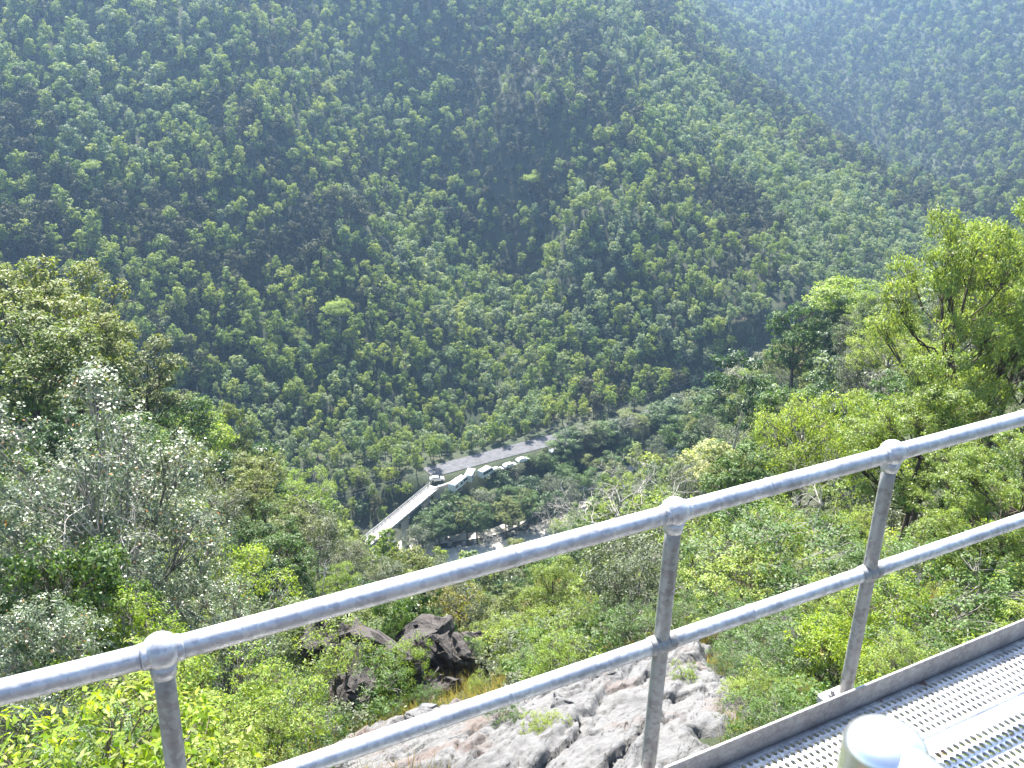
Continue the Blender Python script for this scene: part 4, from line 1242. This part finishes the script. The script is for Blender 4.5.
# shrubs of the nearest ground, one by one
ex = [(x, y, 1.1 * min(r, 1.6)) for x, y, r in PLANTED]
cs = poisson(5000, 7.5, 40, lambda d: np.interp(d, [7, 15, 40], [1.25, 1.6, 2.6]), az=0.6, existing=ex)
ok = (poly_sdf(cs[:, 0], cs[:, 1], OUT) < 0.1)
cs = cs[ok]; zc = gz(cs[:, 0], cs[:, 1])
_op = np.array(OUT_PIX, float); _S = project(np.c_[cs, zc + 0.9])
ok = ~(poly_sdf(_S[:, 0], _S[:, 1], _op) > -12); cs, zc = cs[ok], zc[ok]
ok = open_air(cs[:, 0], cs[:, 1], zc, np.full(len(cs), .8), np.full(len(cs), 1.6)); cs, zc = cs[ok], zc[ok]
S = project(np.c_[cs, zc + 1.5]); ok = (S[:, 0] > -60) & (S[:, 0] < W + 60) & (S[:, 1] < H + 90) & (S[:, 2] > 1); cs, zc, S = cs[ok], zc[ok], S[ok]
vis = visible(np.c_[cs, zc + 1.8], 5.0, 0.4)
cs, zc = cs[vis], zc[vis]
bins = {}
for (x, y), z in list(zip(cs, zc))[:230]:
    key = rng.choice(["shrub", "greenshrub", "umbrella", "sapling"], p=[0.42, 0.42, 0.1, 0.06])
    bins.setdefault((key, where(x, y, z - 4.0)), []).append((x, y))
SN = {"shrub": "yellow-green shrub", "greenshrub": "mid-green shrub", "umbrella": "small flat-topped tree", "sapling": "slender sapling"}
for (key, wh), ps in bins.items():
    ps.sort(key=lambda p: project(np.array([[p[0], p[1], gz(p[0], p[1])[0] + 1]]))[0][0])
    n = len(ps)
    for k, (x, y) in enumerate(ps):
        lb = label_for(k, n, SN[key], wh)
        d = math.hypot(x, y)
        place(key, rng.integers(0, 6), x, y, rng.uniform(0.5, 0.95) * (0.75 if key in ("umbrella", "sapling") else 1.0) * np.interp(d, [8, 14, 40], [0.6, 0.8, 1.15]), rng.uniform(0, 6.28), lb, f"{SN[key]}s {wh}")

# ------------------------------------------------------------------ low cover, dry grass (uncountable)
def mix_proto(seed, wood=True, **kw):
    w, lf = make_tree(seed, **kw)
    return (np.concatenate([w[0], lf[0]]), np.concatenate([w[1], lf[1] + len(w[0])]), np.concatenate([np.zeros(len(w[1]), int), np.ones(len(lf[1]), int)]))


def set_mat(pr, k): return (pr[0], pr[1], np.where(pr[2] > 0, k, 0))


low = [set_mat(mix_proto(500 + k, Ht=1.5, R=1.1, base=0.1, limbs=8, lobe=0.5, tufts=14, tuft_r=0.2, leaves=10, L=0.13, Wd=0.065, droop=0.2, stems=3, trunk_r=0.03, twigs=False), 1 + k % 3) for k in range(6)]
gp = poisson(30000, 8, 260, lambda d: np.interp(d, [8, 20, 60, 260], [0.9, 1.15, 2.4, 4.5]), az=0.6)
ok = clear_of(gp[:, 0], gp[:, 1]); gp = gp[ok]; zc = gz(gp[:, 0], gp[:, 1])
_S = project(np.c_[gp, zc + 0.5]); ok = ~((poly_sdf(_S[:, 0], _S[:, 1], _op) > -4) & (np.hypot(gp[:, 0], gp[:, 1]) < 20)); gp, zc = gp[ok], zc[ok]
ok = open_air(gp[:, 0], gp[:, 1], zc, np.full(len(gp), .5), np.full(len(gp), .6)); gp, zc = gp[ok], zc[ok]
dgp = np.hypot(gp[:, 0], gp[:, 1])
ok = (gp[:, 1] < np.interp(gp[:, 0], [-160, -60, -21, 0, 40, 62, 120], [250, 258, 257, 268, 294, 309, 335])) & visible(np.c_[gp, zc + 1.5], 3.0, 1.0)
gp, zc, dgp = gp[ok], zc[ok], dgp[ok]
scatter("undergrowth", low, np.c_[gp, zc - 0.08], rng.integers(0, 6, len(gp)), rng.uniform(0, 6.28, len(gp)), rng.uniform(0.55, 1.1, len(gp)) * np.interp(dgp, [8, 25, 60, 260], [0.5, 0.8, 1.6, 2.6]),
        [B_BROWN, L_MID, L_LIME, L_GREY])


def tuft_proto(seed):
    rg = np.random.default_rng(seed); n = 70
    P = rg.normal(size=(n, 2)) * 0.13
    d = unit(np.c_[P * 2.2 + rg.normal(size=(n, 2)) * 0.25, np.ones(n)])
    Lh = rg.uniform(0.25, 0.6, n)[:, None]; s = unit(np.cross(d, rg.normal(size=(n, 3)))) * 0.008
    b = np.c_[P, np.full(n, -0.05)]
    V = np.stack([b - s, b + s, b + d * Lh + s * .2, b + d * Lh - s * .2], 1).reshape(-1, 3)
    return V, np.arange(4 * n).reshape(n, 4), np.zeros(n, int)


gg = poisson(9000, 9, 34, lambda d: 0.45, az=0.6)
sdg = poly_sdf(gg[:, 0], gg[:, 1], OUT) + 0.9 * fbm(gg[:, 0] / 1.6, gg[:, 1] / 1.6, 21, 3)
gg = gg[(sdg < 0.25) & (fbm(gg[:, 0] / 2.5, gg[:, 1] / 2.5, 77, 3) > 0.02)]
scatter("dry_grass", [tuft_proto(k) for k in range(3)], np.c_[gg, gz(gg[:, 0], gg[:, 1]) + 0.0], rng.integers(0, 3, len(gg)), rng.uniform(0, 6.28, len(gg)), rng.uniform(0.6, 1.3, len(gg)), [L_GRASS])

# ------------------------------------------------------------------ the far forest (one mass)
far = []
for k in range(10):
    rg_ = np.random.default_rng(900 + k)
    far.append(mix_proto(900 + k, Ht=rg_.uniform(8.5, 12.5), R=rg_.uniform(2.8, 4.0), base=rg_.uniform(0.05, 0.25), limbs=int(rg_.integers(13, 19)), lobe=rg_.uniform(0.95, 1.3), tufts=18, tuft_r=0.36, leaves=13,
                         L=0.36, Wd=0.27, droop=0.2, flat=0.9, trunk_r=0.15, twigs=False, up=0.3, out=0.9, top_bias=-1.0 if k % 3 else 0.0))
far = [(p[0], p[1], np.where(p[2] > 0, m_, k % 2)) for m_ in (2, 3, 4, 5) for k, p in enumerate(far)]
fp = poisson(230000, 235, 1380, lambda d: np.interp(d, [235, 450, 900, 1350], [2.7, 2.9, 3.8, 4.8]), az=0.58)
lim = np.interp(fp[:, 0], [-200, -160, -60, -27, -21, 0, 40, 62, 120, 220], [250, 250, 250, 250, 270, 284.5, 311, 326, 352, 392])
fp = fp[(fp[:, 1] > lim)]
fp = fp[line_dist(fp[:, 0], fp[:, 1], [tuple(BR_A), tuple(BR_B)])[0] > 5.5]
brown = (project(np.c_[fp, gz(fp[:, 0], fp[:, 1]) + 4]) - np.array([778, 318, 0]))
bare = (np.abs(brown[:, 0] - 0.15 * brown[:, 1]) < 11) & (np.abs(brown[:, 1]) < 46) & (fp[:, 1] < 420)
fp = fp[~bare | (rng.random(len(fp)) < 0.45)]
zf = gz(fp[:, 0], fp[:, 1])
top = np.c_[fp, zf + 10]
S = project(top)
ok = (S[:, 0] > -90) & (S[:, 0] < W + 90) & (S[:, 1] > -60) & visible(top, 2.0, 10.0)
fp, zf = fp[ok], zf[ok]
allf = np.concatenate([fp, rest_near]); zall = np.concatenate([zf, gz(rest_near[:, 0], rest_near[:, 1])])
S = project(np.c_[allf, zall + 8]); df = np.hypot(allf[:, 0], allf[:, 1])
patch = fbm(allf[:, 0] / 38, allf[:, 1] / 38, 123, 3)
fine = rng.random(len(allf))
edge = np.interp(S[:, 1], [-60, 0, 107, 143, 215, 300], [600, 640, 735, 790, 860, 860])      # mostly darker leaves along the mountain's right shoulder
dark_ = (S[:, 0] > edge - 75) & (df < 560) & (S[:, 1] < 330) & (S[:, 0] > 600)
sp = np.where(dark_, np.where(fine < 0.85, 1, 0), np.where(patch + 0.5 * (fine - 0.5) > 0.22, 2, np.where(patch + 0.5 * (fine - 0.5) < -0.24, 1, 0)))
sp = np.where(df > 560, np.where(fine < 0.65, 2, np.where(fine < 0.97, 0, 1)), sp)  # farther hill: mostly pale leaves, their colour imitating thicker haze
ly = fbm(allf[:, 0] / 22, allf[:, 1] / 22, 177, 2)
sp = np.where((rng.random(len(allf)) < np.where(ly > 0.18, 0.14, 0.02)) & ~dark_, 3, sp)
gul = np.clip(0.5 + 1.2 * fbm(allf[:, 0] / 60, allf[:, 1] / 90, 151, 3), 0, 1)
size = (0.46 + 0.72 * rng.random(len(allf)) ** 1.6) * (0.82 + 0.36 * gul)
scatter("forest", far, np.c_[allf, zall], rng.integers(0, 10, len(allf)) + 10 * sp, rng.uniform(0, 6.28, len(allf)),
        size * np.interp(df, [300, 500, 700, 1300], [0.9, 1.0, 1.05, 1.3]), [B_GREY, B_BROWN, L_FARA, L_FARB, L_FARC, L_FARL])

# ------------------------------------------------------------------ bridge
bd = BR_B - BR_A; bl = float(np.hypot(bd[0], bd[1])); bang = math.atan2(bd[1], bd[0])
zdeck = -138.2
bridge = empty("road_bridge", (BR_A[0], BR_A[1], zdeck), "narrow pale concrete bridge crossing the river in the valley, low rails and piers", "bridge", rz=bang)
bm = bmesh.new(); box(bm, -4, bl + 1, -1.45, 1.45, -0.35, 0.0); bm_obj("deck", bm, M_DECK, bridge)
for y0, y1 in ((-1.6, -1.452), (1.452, 1.6)):
    bm = bmesh.new(); box(bm, -4, bl + 1, y0, y1, -0.3, 0.22); bm_obj("kerb", bm, M_CONC, bridge)
for y in (-1.53, 1.53):
    bm = bmesh.new()
    tube_bm(bm, [(-4, y, 1.05), (bl + 1, y, 1.05)], 0.06, 6); tube_bm(bm, [(-4, y, 0.65), (bl + 1, y, 0.65)], 0.05, 6)
    for k in range(int(bl / 2) + 3):
        box(bm, -4 + 2 * k - 0.05, -4 + 2 * k + 0.05, y - 0.05, y + 0.05, 0.222, 1.1)
    bm_obj("guard_rail", bm, M_STEEL, bridge)
for y in (-0.9, 0.9):
    bm = bmesh.new(); box(bm, -4, bl + 1, y - 0.25, y + 0.25, -1.25, -0.352); bm_obj("girder", bm, M_STEEL, bridge)
for t in (0.12, 0.5, 0.86):
    px_, py_ = BR_A[0] + bd[0] * t, BR_A[1] + bd[1] * t
    dz = gz(px_, py_)[0] - zdeck - 1.0
    bm = bmesh.new()
    box(bm, bl * t - 0.5, bl * t + 0.5, -1.4, 1.4, -2.0, -1.252, bevel=0.05); box(bm, bl * t - 0.4, bl * t + 0.4, -1.0, 1.0, dz, -2.002)
    bm_obj("pier", bm, M_CONC, bridge)
# wall that holds the road up beside the bridge end
wa, wb = at_z(437, 489, -138.4), at_z(462, 480, -138.4)
wv = wb - wa; wl = float(np.hypot(wv[0], wv[1]))
bm = bmesh.new(); box(bm, -1, wl, -0.25, 0.25, -3.5, 0.55, bevel=0.05); box(bm, -1.05, wl + .05, -0.32, 0.32, 0.552, 0.68)
rw = bm_obj("retaining_wall", bm, M_CONC)
rw.location = (wa[0], wa[1], -138.4); rw.rotation_euler = (0, 0, math.atan2(wv[1], wv[0])); tag(rw, "low concrete wall at the road edge next to the bridge end", "wall")


# ------------------------------------------------------------------ vehicles
def profile_body(bm, prof, w, inset_top=0.12, zmid=1.0, bev=0.06):
    n = len(prof)
    rows = []
    for s in (-1, 1):
        rows.append([bm.verts.new((x, s * (w / 2 - (inset_top if z > zmid else 0.0)), z)) for x, z in prof])
    for i in range(n):
        j = (i + 1) % n
        bm.faces.new((rows[0][i], rows[0][j], rows[1][j], rows[1][i]))
    bm.faces.new(rows[0][::-1]); bm.faces.new(rows[1])
    bmesh.ops.recalc_face_normals(bm, faces=bm.faces[:])
    bmesh.ops.bevel(bm, geom=bm.edges[:], offset=bev, segments=2, affect="EDGES")


def vehicle(kind_, u, v, z, yaw, label, paint, cat, name):
    p = at_z(u, v, z)
    gzv = -138.35
    p = at_z(u, v, gzv + (1.6 if kind_ == "van" else 1.0))
    e = empty(name, (p[0], p[1], gzv), label, cat, "vehicles parked along the valley road", yaw)
    bm = bmesh.new()
    if kind_ == "van":
        Lv, Wv = 5.6, 2.1
        profile_body(bm, [(-2.8, 0.35), (2.75, 0.35), (2.8, 0.95), (2.35, 1.25), (1.75, 2.25), (1.2, 2.5), (-2.75, 2.5), (-2.8, 2.3)], Wv, 0.08, 1.3)
        win = [(1.05, 1.85, 1.3, 2.05), (0.0, 0.9, 1.3, 2.05), (-1.2, -0.15, 1.3, 2.05), (-2.5, -1.35, 1.3, 2.05)]
        ws = ((2.38, 1.32), (1.82, 2.2)); ax = (-1.75, 1.8); r = 0.36
    elif kind_ == "caravan":
        Lv, Wv = 5.0, 2.3
        profile_body(bm, [(-2.5, 0.45), (2.3, 0.45), (2.5, 1.1), (2.25, 2.55), (1.9, 2.7), (-2.3, 2.7), (-2.5, 2.4)], Wv, 0.05, 1.3)
        win = [(0.7, 1.8, 1.35, 2.0), (-1.9, -0.6, 1.35, 2.0)]
        ws = ((2.5, 1.35), (2.33, 2.1)); ax = (-0.35, 0.4); r = 0.33
    else:
        Lv, Wv = 4.4, 1.75
        profile_body(bm, [(-2.15, 0.3), (2.15, 0.3), (2.2, 0.62), (1.95, 0.85), (1.0, 0.95), (0.35, 1.4), (-1.35, 1.42), (-2.0, 0.98), (-2.2, 0.85)], Wv, 0.2, 1.1)
        win = [(-0.45, 0.4, 1.0, 1.3), (-1.35, -0.55, 1.0, 1.3)]
        ws = ((1.0, 0.98), (0.42, 1.36)); ax = (-1.35, 1.35); r = 0.31
    bm_obj("body", bm, paint, e)
    for s in (-1, 1):
        for x0, x1, z0, z1 in win:
            off = Wv / 2 - (0.0 if kind_ != "car" else 0.12)
            bm = bmesh.new(); box(bm, x0, x1, s * off - 0.015, s * off + 0.015, z0, z1); bm_obj("side_window", bm, M_GLASS, e)
    (xa, za), (xb, zb) = ws
    bm = bmesh.new(); hw = Wv / 2 - 0.22
    nx_, nz_ = (zb - za), -(xb - xa); nl = math.hypot(nx_, nz_); nx_, nz_ = nx_ / nl * 0.02, nz_ / nl * 0.02
    q = [bm.verts.new((xa + nx_, -hw, za + nz_)), bm.verts.new((xa + nx_, hw, za + nz_)), bm.verts.new((xb + nx_, hw, zb + nz_)), bm.verts.new((xb + nx_, -hw, zb + nz_))]
    bm.faces.new(q); bmesh.ops.solidify(bm, geom=bm.faces[:], thickness=0.02); bm_obj("windscreen", bm, M_GLASS, e)
    for s in (-1, 1):
        for x in ax:
            bm = bmesh.new()
            bmesh.ops.create_cone(bm, cap_ends=True, segments=18, radius1=r, radius2=r, depth=0.22,
                                  matrix=Matrix.Translation((x, s * (Wv / 2 - 0.08), r)) @ Matrix.Rotation(math.pi / 2, 4, "X"))
            bm_obj("wheel", bm, M_TYRE, e)


ryaw = math.atan2(13, 20)
vehicle("van", 461, 480, 0, ryaw + 0.5, "white van parked nearest the bridge at the road edge", M_WHITE, "van", "parked_van")
vehicle("caravan", 456, 486, 0, ryaw + 0.5, "white caravan with flat roof beside the van nearest the bridge", M_WHITE, "caravan", "parked_caravan")
vehicle("van", 486, 470.5, 0, ryaw + 0.35, "white van with the brightest flat roof in the middle of the parked row", M_WHITE, "van", "parked_van")
vehicle("caravan", 470, 476.5, 0, ryaw + 0.8, "small white caravan between the two white vans", M_WHITE, "caravan", "parked_caravan")
vehicle("car", 497, 468.5, 0, ryaw, "silver car half hidden by trees, right of the brightest white van", M_SILVER, "car", "parked_car")
vehicle("car", 510, 464, 0, ryaw, "white car half hidden behind treetops in the middle of the road", M_WHITE, "car", "parked_car")
vehicle("car", 523, 458.5, 0, ryaw, "white car right of the other white car behind the treetops", M_WHITE, "car", "parked_car")
vehicle("car", 556, 449.5, 0, ryaw, "white car farthest along the road before the tall round tree", M_WHITE, "car", "parked_car")
vehicle("car", 437, 477.5, 0, ryaw - .3, "grey car in the shade at the far road edge beyond the bridge", M_SILVER, "car", "parked_car")

# ------------------------------------------------------------------ power line along the valley
PL = []
for u, v, z in ((318, 500, -128.5), (428, 471, -128.0), (566, 424, -127.5), (872, 232, -86)):
    if z > -120:
        p = at(u, v, 385); p[2] = gz(p[0], p[1])[0] + 8.0
    else: p = at_z(u, v, z)
    PL.append(p)
for q, p in enumerate(PL):
    g = gz(p[0], p[1])[0]; hgt = max(p[2] - g, 6.0)
    e = empty("power_pole", (p[0], p[1], g), ("timber power pole hidden among trees left of the bridge", "timber power pole beside the far end of the bridge",
              "timber power pole at the road where it disappears behind trees", "timber power pole on the right shoulder of the mountain")[q], "pole",
              rz=math.atan2(13, 20) + math.pi / 2)
    bm = bmesh.new(); tube_bm(bm, [(0, 0, -0.5), (0, 0, hgt + 0.3)], (0.17, 0.11), 10); bm_obj("post", bm, M_WOOD, e, True)
    bm = bmesh.new(); box(bm, -1.1, 1.1, 0.12, 0.24, hgt - 0.3, hgt - 0.16); bm_obj("crossarm", bm, M_WOOD, e)
    for x in (-0.95, 0.95):
        bm = bmesh.new(); tube_bm(bm, [(x, 0.18, hgt - 0.158), (x, 0.18, hgt)], (0.05, 0.035), 8); bm_obj("insulator", bm, M_CONC, e)
ca = math.atan2(13, 20) + math.pi / 2
for sgn, lb in ((-0.95, "thin overhead power cable along the valley, the one nearer the viewer"), (0.95, "thin overhead power cable along the valley, the one nearer the mountain")):
    s_ = Soup()
    ox = np.array([math.cos(ca), math.sin(ca), 0]) * -sgn * 1.0
    for a, b_ in zip(PL[:-1], PL[1:]):
        t = np.linspace(0, 1, 14)[:, None]
        P = a + (b_ - a) * t + ox; P[:, 2] -= (4 * t * (1 - t))[:, 0] * 0.018 * np.linalg.norm(b_ - a)
        s_.add(*tube(P, 0.016, 5))
    V, F = s_.get()
    tag(link("power_cable", mesh_np("power_cable", V, [F], [M_CABLE], smooth=True)), lb, "cable")

# ------------------------------------------------------------------ railing and walkway
AZ, DIST, ZT, ZM, ZB = 1.0595, 1.998, -1.4604, -1.925, -2.4608
dr = np.array([math.sin(AZ), math.cos(AZ), 0.0]); nn = np.array([-math.cos(AZ), math.sin(AZ), 0.0])


def rp(s, z, off=0.0):
    return nn * (DIST + off) + dr * s + np.array([0, 0, z])


POSTS = [rp(0.2305, 0), rp(1.6804, 0), rp(2.5804, 0), rp(4.03, 0)]
q0 = at_z(0, 692.5, ZT)
P0 = POSTS[0]
dl = unit(np.array([[q0[0] - P0[0], q0[1] - P0[1], 0]]))[0]
END_L = P0 + dl * 1.45; END_R = rp(6.4, 0)
railing = empty("railing", tuple(rp(1.6804, ZB)), "galvanised tube railing with ball-jointed posts along the outer edge of the walkway", "railing")
RO = np.array(rp(1.6804, ZB))
loc = lambda p, z=None: tuple((np.array(p) + (np.array([0, 0, z]) if z is not None else 0)) - RO)
chain = [END_L] + POSTS + [END_R]


def rail_obj(name, z, r):
    bm = bmesh.new()
    for a, b_ in zip(chain[:-1], chain[1:]):
        t = np.linspace(0, 1, 12)[:, None]
        tube_bm(bm, np.array(loc(a, z)) + (b_ - a) * t, r, 28)
    # weld seams
    for k, t in ((1, 0.63), (2, 0.4)):
        a, b_ = chain[k], chain[k + 1]
        c = np.array(loc(a + (b_ - a) * t, z)); d = unit(np.array([b_ - a]))[0]
        tube_bm(bm, [c - d * 0.006, c - d * 0.003, c + d * 0.003, c + d * 0.006], np.array([r, r + 0.0018, r + 0.0018, r]), 28)
    return bm_obj(name, bm, M_RAIL, railing, True)


rail_obj("top_rail", ZT, 0.0285)
rail_obj("mid_rail", ZM, 0.0265)
for p in POSTS + [END_L]:
    bm = bmesh.new()
    z0 = ZB + 0.012
    tube_bm(bm, [loc(p, z0 + (ZT - 0.02 - z0) * t) for t in np.linspace(0, 1, 10)], 0.0242, 28)
    post = bm_obj("post", bm, M_POST, railing, True)
    bm = bmesh.new()
    bmesh.ops.create_uvsphere(bm, u_segments=32, v_segments=20, radius=0.044, matrix=Matrix.Translation(loc(p, ZT + 0.004)))
    c = np.array(loc(p, ZT))
    tube_bm(bm, [c - [0, 0, 0.062], c - [0, 0, 0.05], c - [0, 0, 0.025]], (0.0285, 0.0295, 0.034), 28)
    for s in (-1, 1):
        d = dr * s
        tube_bm(bm, [c + d * 0.02, c + d * 0.043, c + d * 0.047], (0.032, 0.0315, 0.0295), 28)
    bm_obj("ball_joint", bm, M_RAIL, post, True)
    bm = bmesh.new(); c = np.array(loc(p, ZM))
    bmesh.ops.create_uvsphere(bm, u_segments=28, v_segments=16, radius=0.0345, matrix=Matrix.Translation(tuple(c)))
    for s in (-1, 1):
        tube_bm(bm, [c + dr * s * 0.015, c + dr * s * 0.040, c + dr * s * 0.046], (0.0315, 0.0305, 0.028), 28)
    bm_obj("middle_joint", bm, M_POST, post, True)
    bm = bmesh.new(); c = loc(p, ZB)
    M = Matrix.Translation(c) @ Matrix.Rotation(math.pi / 2 - AZ, 4, "Z")
    box(bm, -0.10, 0.05, -0.061, 0.045, -0.03, 0.011, M, bevel=0.006)
    bm_obj("base_plate", bm, M_RAIL, post)
    bm = bmesh.new()
    bmesh.ops.create_cone(bm, cap_ends=True, segments=6, radius1=0.014, radius2=0.014, depth=0.012, matrix=M @ Matrix.Translation((-0.062, 0.008, 0.0175)))
    bmesh.ops.create_cone(bm, cap_ends=True, segments=14, radius1=0.008, radius2=0.007, depth=0.016, matrix=M @ Matrix.Translation((-0.062, 0.008, 0.031)))
    bm_obj("bolt", bm, M_POST, post)

walk = empty("walkway", tuple(rp(2.5, ZB)), "galvanised steel walkway of punched grating planks with a toe board below the railing", "walkway", rz=math.pi / 2 - AZ)
# local frame: x along the railing, y towards the drop; y = perp - DIST
bm = bmesh.new()
box(bm, -3.9, 3.9, -0.074, -0.064, -0.02, 0.094, bevel=0.0015)
bm_obj("toe_board", bm, M_TOE, walk)
bm = bmesh.new(); box(bm, -3.9, 3.9, -0.062, -0.046, -0.10, -0.034); box(bm, -3.9, 3.9, -0.95, -0.88, -0.12, -0.034); bm_obj("edge_beam", bm, M_TOE, walk)


def grating(name, y0, y1, x0, x1, px_, py_, hx, hy, lip, flange):
    """a plank of sheet steel with rows of real punched holes, each with a raised lip; turned-down long edges"""
    nxh = int((x1 - x0) / px_); nyh = int(round((y1 - y0 - 2 * flange) / py_)); K = 12
    py_ = (y1 - y0 - 2 * flange) / nyh
    a = np.arange(K) / K * 2 * math.pi + math.pi / K
    ring = np.stack([np.cos(a), np.sin(a)], 1)
    sq = ring / np.abs(ring).max(1)[:, None]
    cell = np.concatenate([np.c_[sq * [px_ / 2, py_ / 2], np.zeros(K)], np.c_[ring * [hx * 1.45, hy * 1.25], np.zeros(K)],
                           np.c_[ring * [hx * 1.1, hy * 1.06], np.full(K, lip)], np.c_[ring * [hx, hy], np.full(K, lip * 0.75)], np.c_[ring * [hx, hy], np.full(K, -0.008)]])
    j = np.arange(K); j2 = (j + 1) % K
    cf = np.concatenate([np.stack([j + r * K, j2 + r * K, j2 + (r + 1) * K, j + (r + 1) * K], 1) for r in range(4)])
    cx_ = x0 + (np.arange(nxh) + 0.5) * px_; cy_ = y0 + flange + (np.arange(nyh) + 0.5) * py_
    CX, CY = np.meshgrid(cx_, cy_)
    CX = CX + (np.arange(nyh) % 2)[:, None] * px_ * 0.0
    o_ = np.stack([CX.ravel(), CY.ravel(), np.zeros(CX.size)], 1)
    V = (o_[:, None] + cell[None]).reshape(-1, 3)
    F = (np.arange(len(o_))[:, None, None] * len(cell) + cf[None]).reshape(-1, 4)
    n0 = len(V); ex = x0 + nxh * px_
    fl = np.array([[x0, y0, -.035], [ex, y0, -.035], [x0, y0, 0.002], [ex, y0, 0.002], [x0, y0 + flange, 0], [ex, y0 + flange, 0],
                   [x0, y1 - flange, 0], [ex, y1 - flange, 0], [x0, y1, 0.002], [ex, y1, 0.002], [x0, y1, -.035], [ex, y1, -.035]])
    ff = np.array([[0, 1, 3, 2], [2, 3, 5, 4], [6, 7, 9, 8], [8, 9, 11, 10]]) + n0
    V = np.concatenate([V, fl]); F = np.concatenate([F, ff])
    V[:, 2] += 0.0
    return link(name, mesh_np(name, V, [F], [M_GRATE]), walk)


grating("grating_plank", -0.300, -0.079, -3.9, 3.9, 0.0275, 0.029, 0.0085, 0.0118, 0.0035, 0.017)
grating("grating_plank", -0.86, -0.303, -3.9, 3.9, 0.030, 0.036, 0.0098, 0.0145, 0.0035, 0.055)

# polished handrail of the train's end platform, right below the lens
hd = 0.60
r_ = 0.0255
h0 = at(889, 733, 1.0); h0 = h0 / np.dot(h0, _fw) * hd
e1 = at(1000, 820, 1.0); e1 = e1 / np.dot(e1, _fw)
e1 = e1 * (h0[2] / e1[2])
ad = unit(np.array([[e1[0] - h0[0], e1[1] - h0[1], 0]]))[0]
hand = empty("handrail", (h0[0], h0[1], h0[2] - 1.25), "polished steel handrail with capped upright close to the camera, bottom right corner", "handrail")
ho = h0 - np.array(hand.location)
bm = bmesh.new()
ks = np.linspace(0, 1, 9)
zc_ = np.concatenate([[-1.25, -0.6, -0.1], -0.0125 + 0.0125 * np.sin(ks * math.pi / 2)])
rr_ = np.concatenate([[r_, r_, r_], r_ * np.maximum(np.cos(ks * math.pi / 2), 0.02) ** 0.6])
tube_bm(bm, np.stack([np.full(len(zc_), ho[0]), np.full(len(zc_), ho[1]), ho[2] + zc_], 1), rr_, 40)
bm_obj("upright", bm, M_CHROME, hand, True)
bm = bmesh.new(); tube_bm(bm, [ho + ad * L_ + np.array([0, 0, -0.021 - 0.03 * L_]) for L_ in (0.0, 0.02, 0.06, 0.12, 0.22, 0.4)], 0.0205, 36)
bm_obj("arm", bm, M_CHROME, hand, True)
bm = bmesh.new(); bmesh.ops.create_cone(bm, cap_ends=True, segments=32, radius1=0.055, radius2=0.05, depth=0.02, matrix=Matrix.Translation((0, 0, -0.0)))
bm_obj("foot_flange", bm, M_CHROME, hand, True)
# the train's end platform that carries it (the viewer stands here)
bm = bmesh.new()
M = Matrix.Rotation(math.pi / 2 - AZ, 4, "Z")
zp = h0[2] - 1.26
box(bm, -2.2, 3.2, -2.2, 0.72, zp - 0.14, zp, M, bevel=0.01)
pf = bm_obj("train_platform", bm, simple("red_brown_floor_paint", (0.16, 0.06, 0.045), 0.55)); tag(pf, kind="structure")

# ------------------------------------------------------------------ sun, sky, haze
SUN_AZ, SUN_EL = math.radians(-16), math.radians(50)
sd_ = Vector((math.sin(SUN_AZ) * math.cos(SUN_EL), math.cos(SUN_AZ) * math.cos(SUN_EL), math.sin(SUN_EL)))
sun_d = bpy.data.lights.new("sun", "SUN"); sun_d.energy = 5.0; sun_d.angle = math.radians(0.53); sun_d.color = (1.0, 0.95, 0.87)
sun = bpy.data.objects.new("sun", sun_d); C.objects.link(sun)
sun.rotation_euler = sd_.to_track_quat("Z", "Y").to_euler(); sun.location = (0, 0, 30)
world = bpy.data.worlds.new("World"); scene.world = world; world.use_nodes = True
nt = world.node_tree
sky = nt.nodes.new("ShaderNodeTexSky"); sky.sky_type = "NISHITA"; sky.sun_disc = False
sky.sun_elevation = SUN_EL; sky.sun_rotation = SUN_AZ; sky.altitude = 300; sky.dust_density = 1.5
bgn = nt.nodes["Background"]; bgn.inputs["Strength"].default_value = 0.095
nt.links.new(sky.outputs["Color"], bgn.inputs["Color"])

HAZE = 0.00025
bm = bmesh.new(); zlo, zhi = float(_zg.min()) - 1.0, float(_zg.max()) + 26
box(bm, gx[0] - 6, gx[-1] + 6, gy[0] - 6, gy[-1] + 6, zlo, zhi)
mh, nt, out = mat("valley_haze")
pv = N(nt, "ShaderNodeVolumePrincipled"); pv.inputs["Color"].default_value = (0.40, 0.64, 1.0, 1); pv.inputs["Density"].default_value = HAZE
pv.inputs["Anisotropy"].default_value = 0.55
nt.links.new(pv.outputs["Volume"], out.inputs["Volume"])
haze = bm_obj("haze", bm, mh); tag(haze, kind="stuff"); haze.display_type = "WIRE"

scene.view_settings.view_transform = "Standard"; scene.view_settings.look = "None"; scene.view_settings.gamma = 1.0
scene.view_settings.exposure = 2.05
scene.view_settings.use_curve_mapping = False
scene.render.engine = "CYCLES"
cy = scene.cycles
cy.max_bounces = 4; cy.diffuse_bounces = 2; cy.glossy_bounces = 2; cy.transmission_bounces = 2; cy.volume_bounces = 0; cy.transparent_max_bounces = 4
cy.caustics_reflective = False; cy.caustics_refractive = False; cy.sample_clamp_indirect = 6.0
cy.use_denoising = True; cy.denoiser = "OPENIMAGEDENOISE"; cy.denoising_input_passes = "RGB_ALBEDO_NORMAL"
cy.use_adaptive_sampling = True; cy.adaptive_threshold = 0.02
bpy.context.view_layer.update()
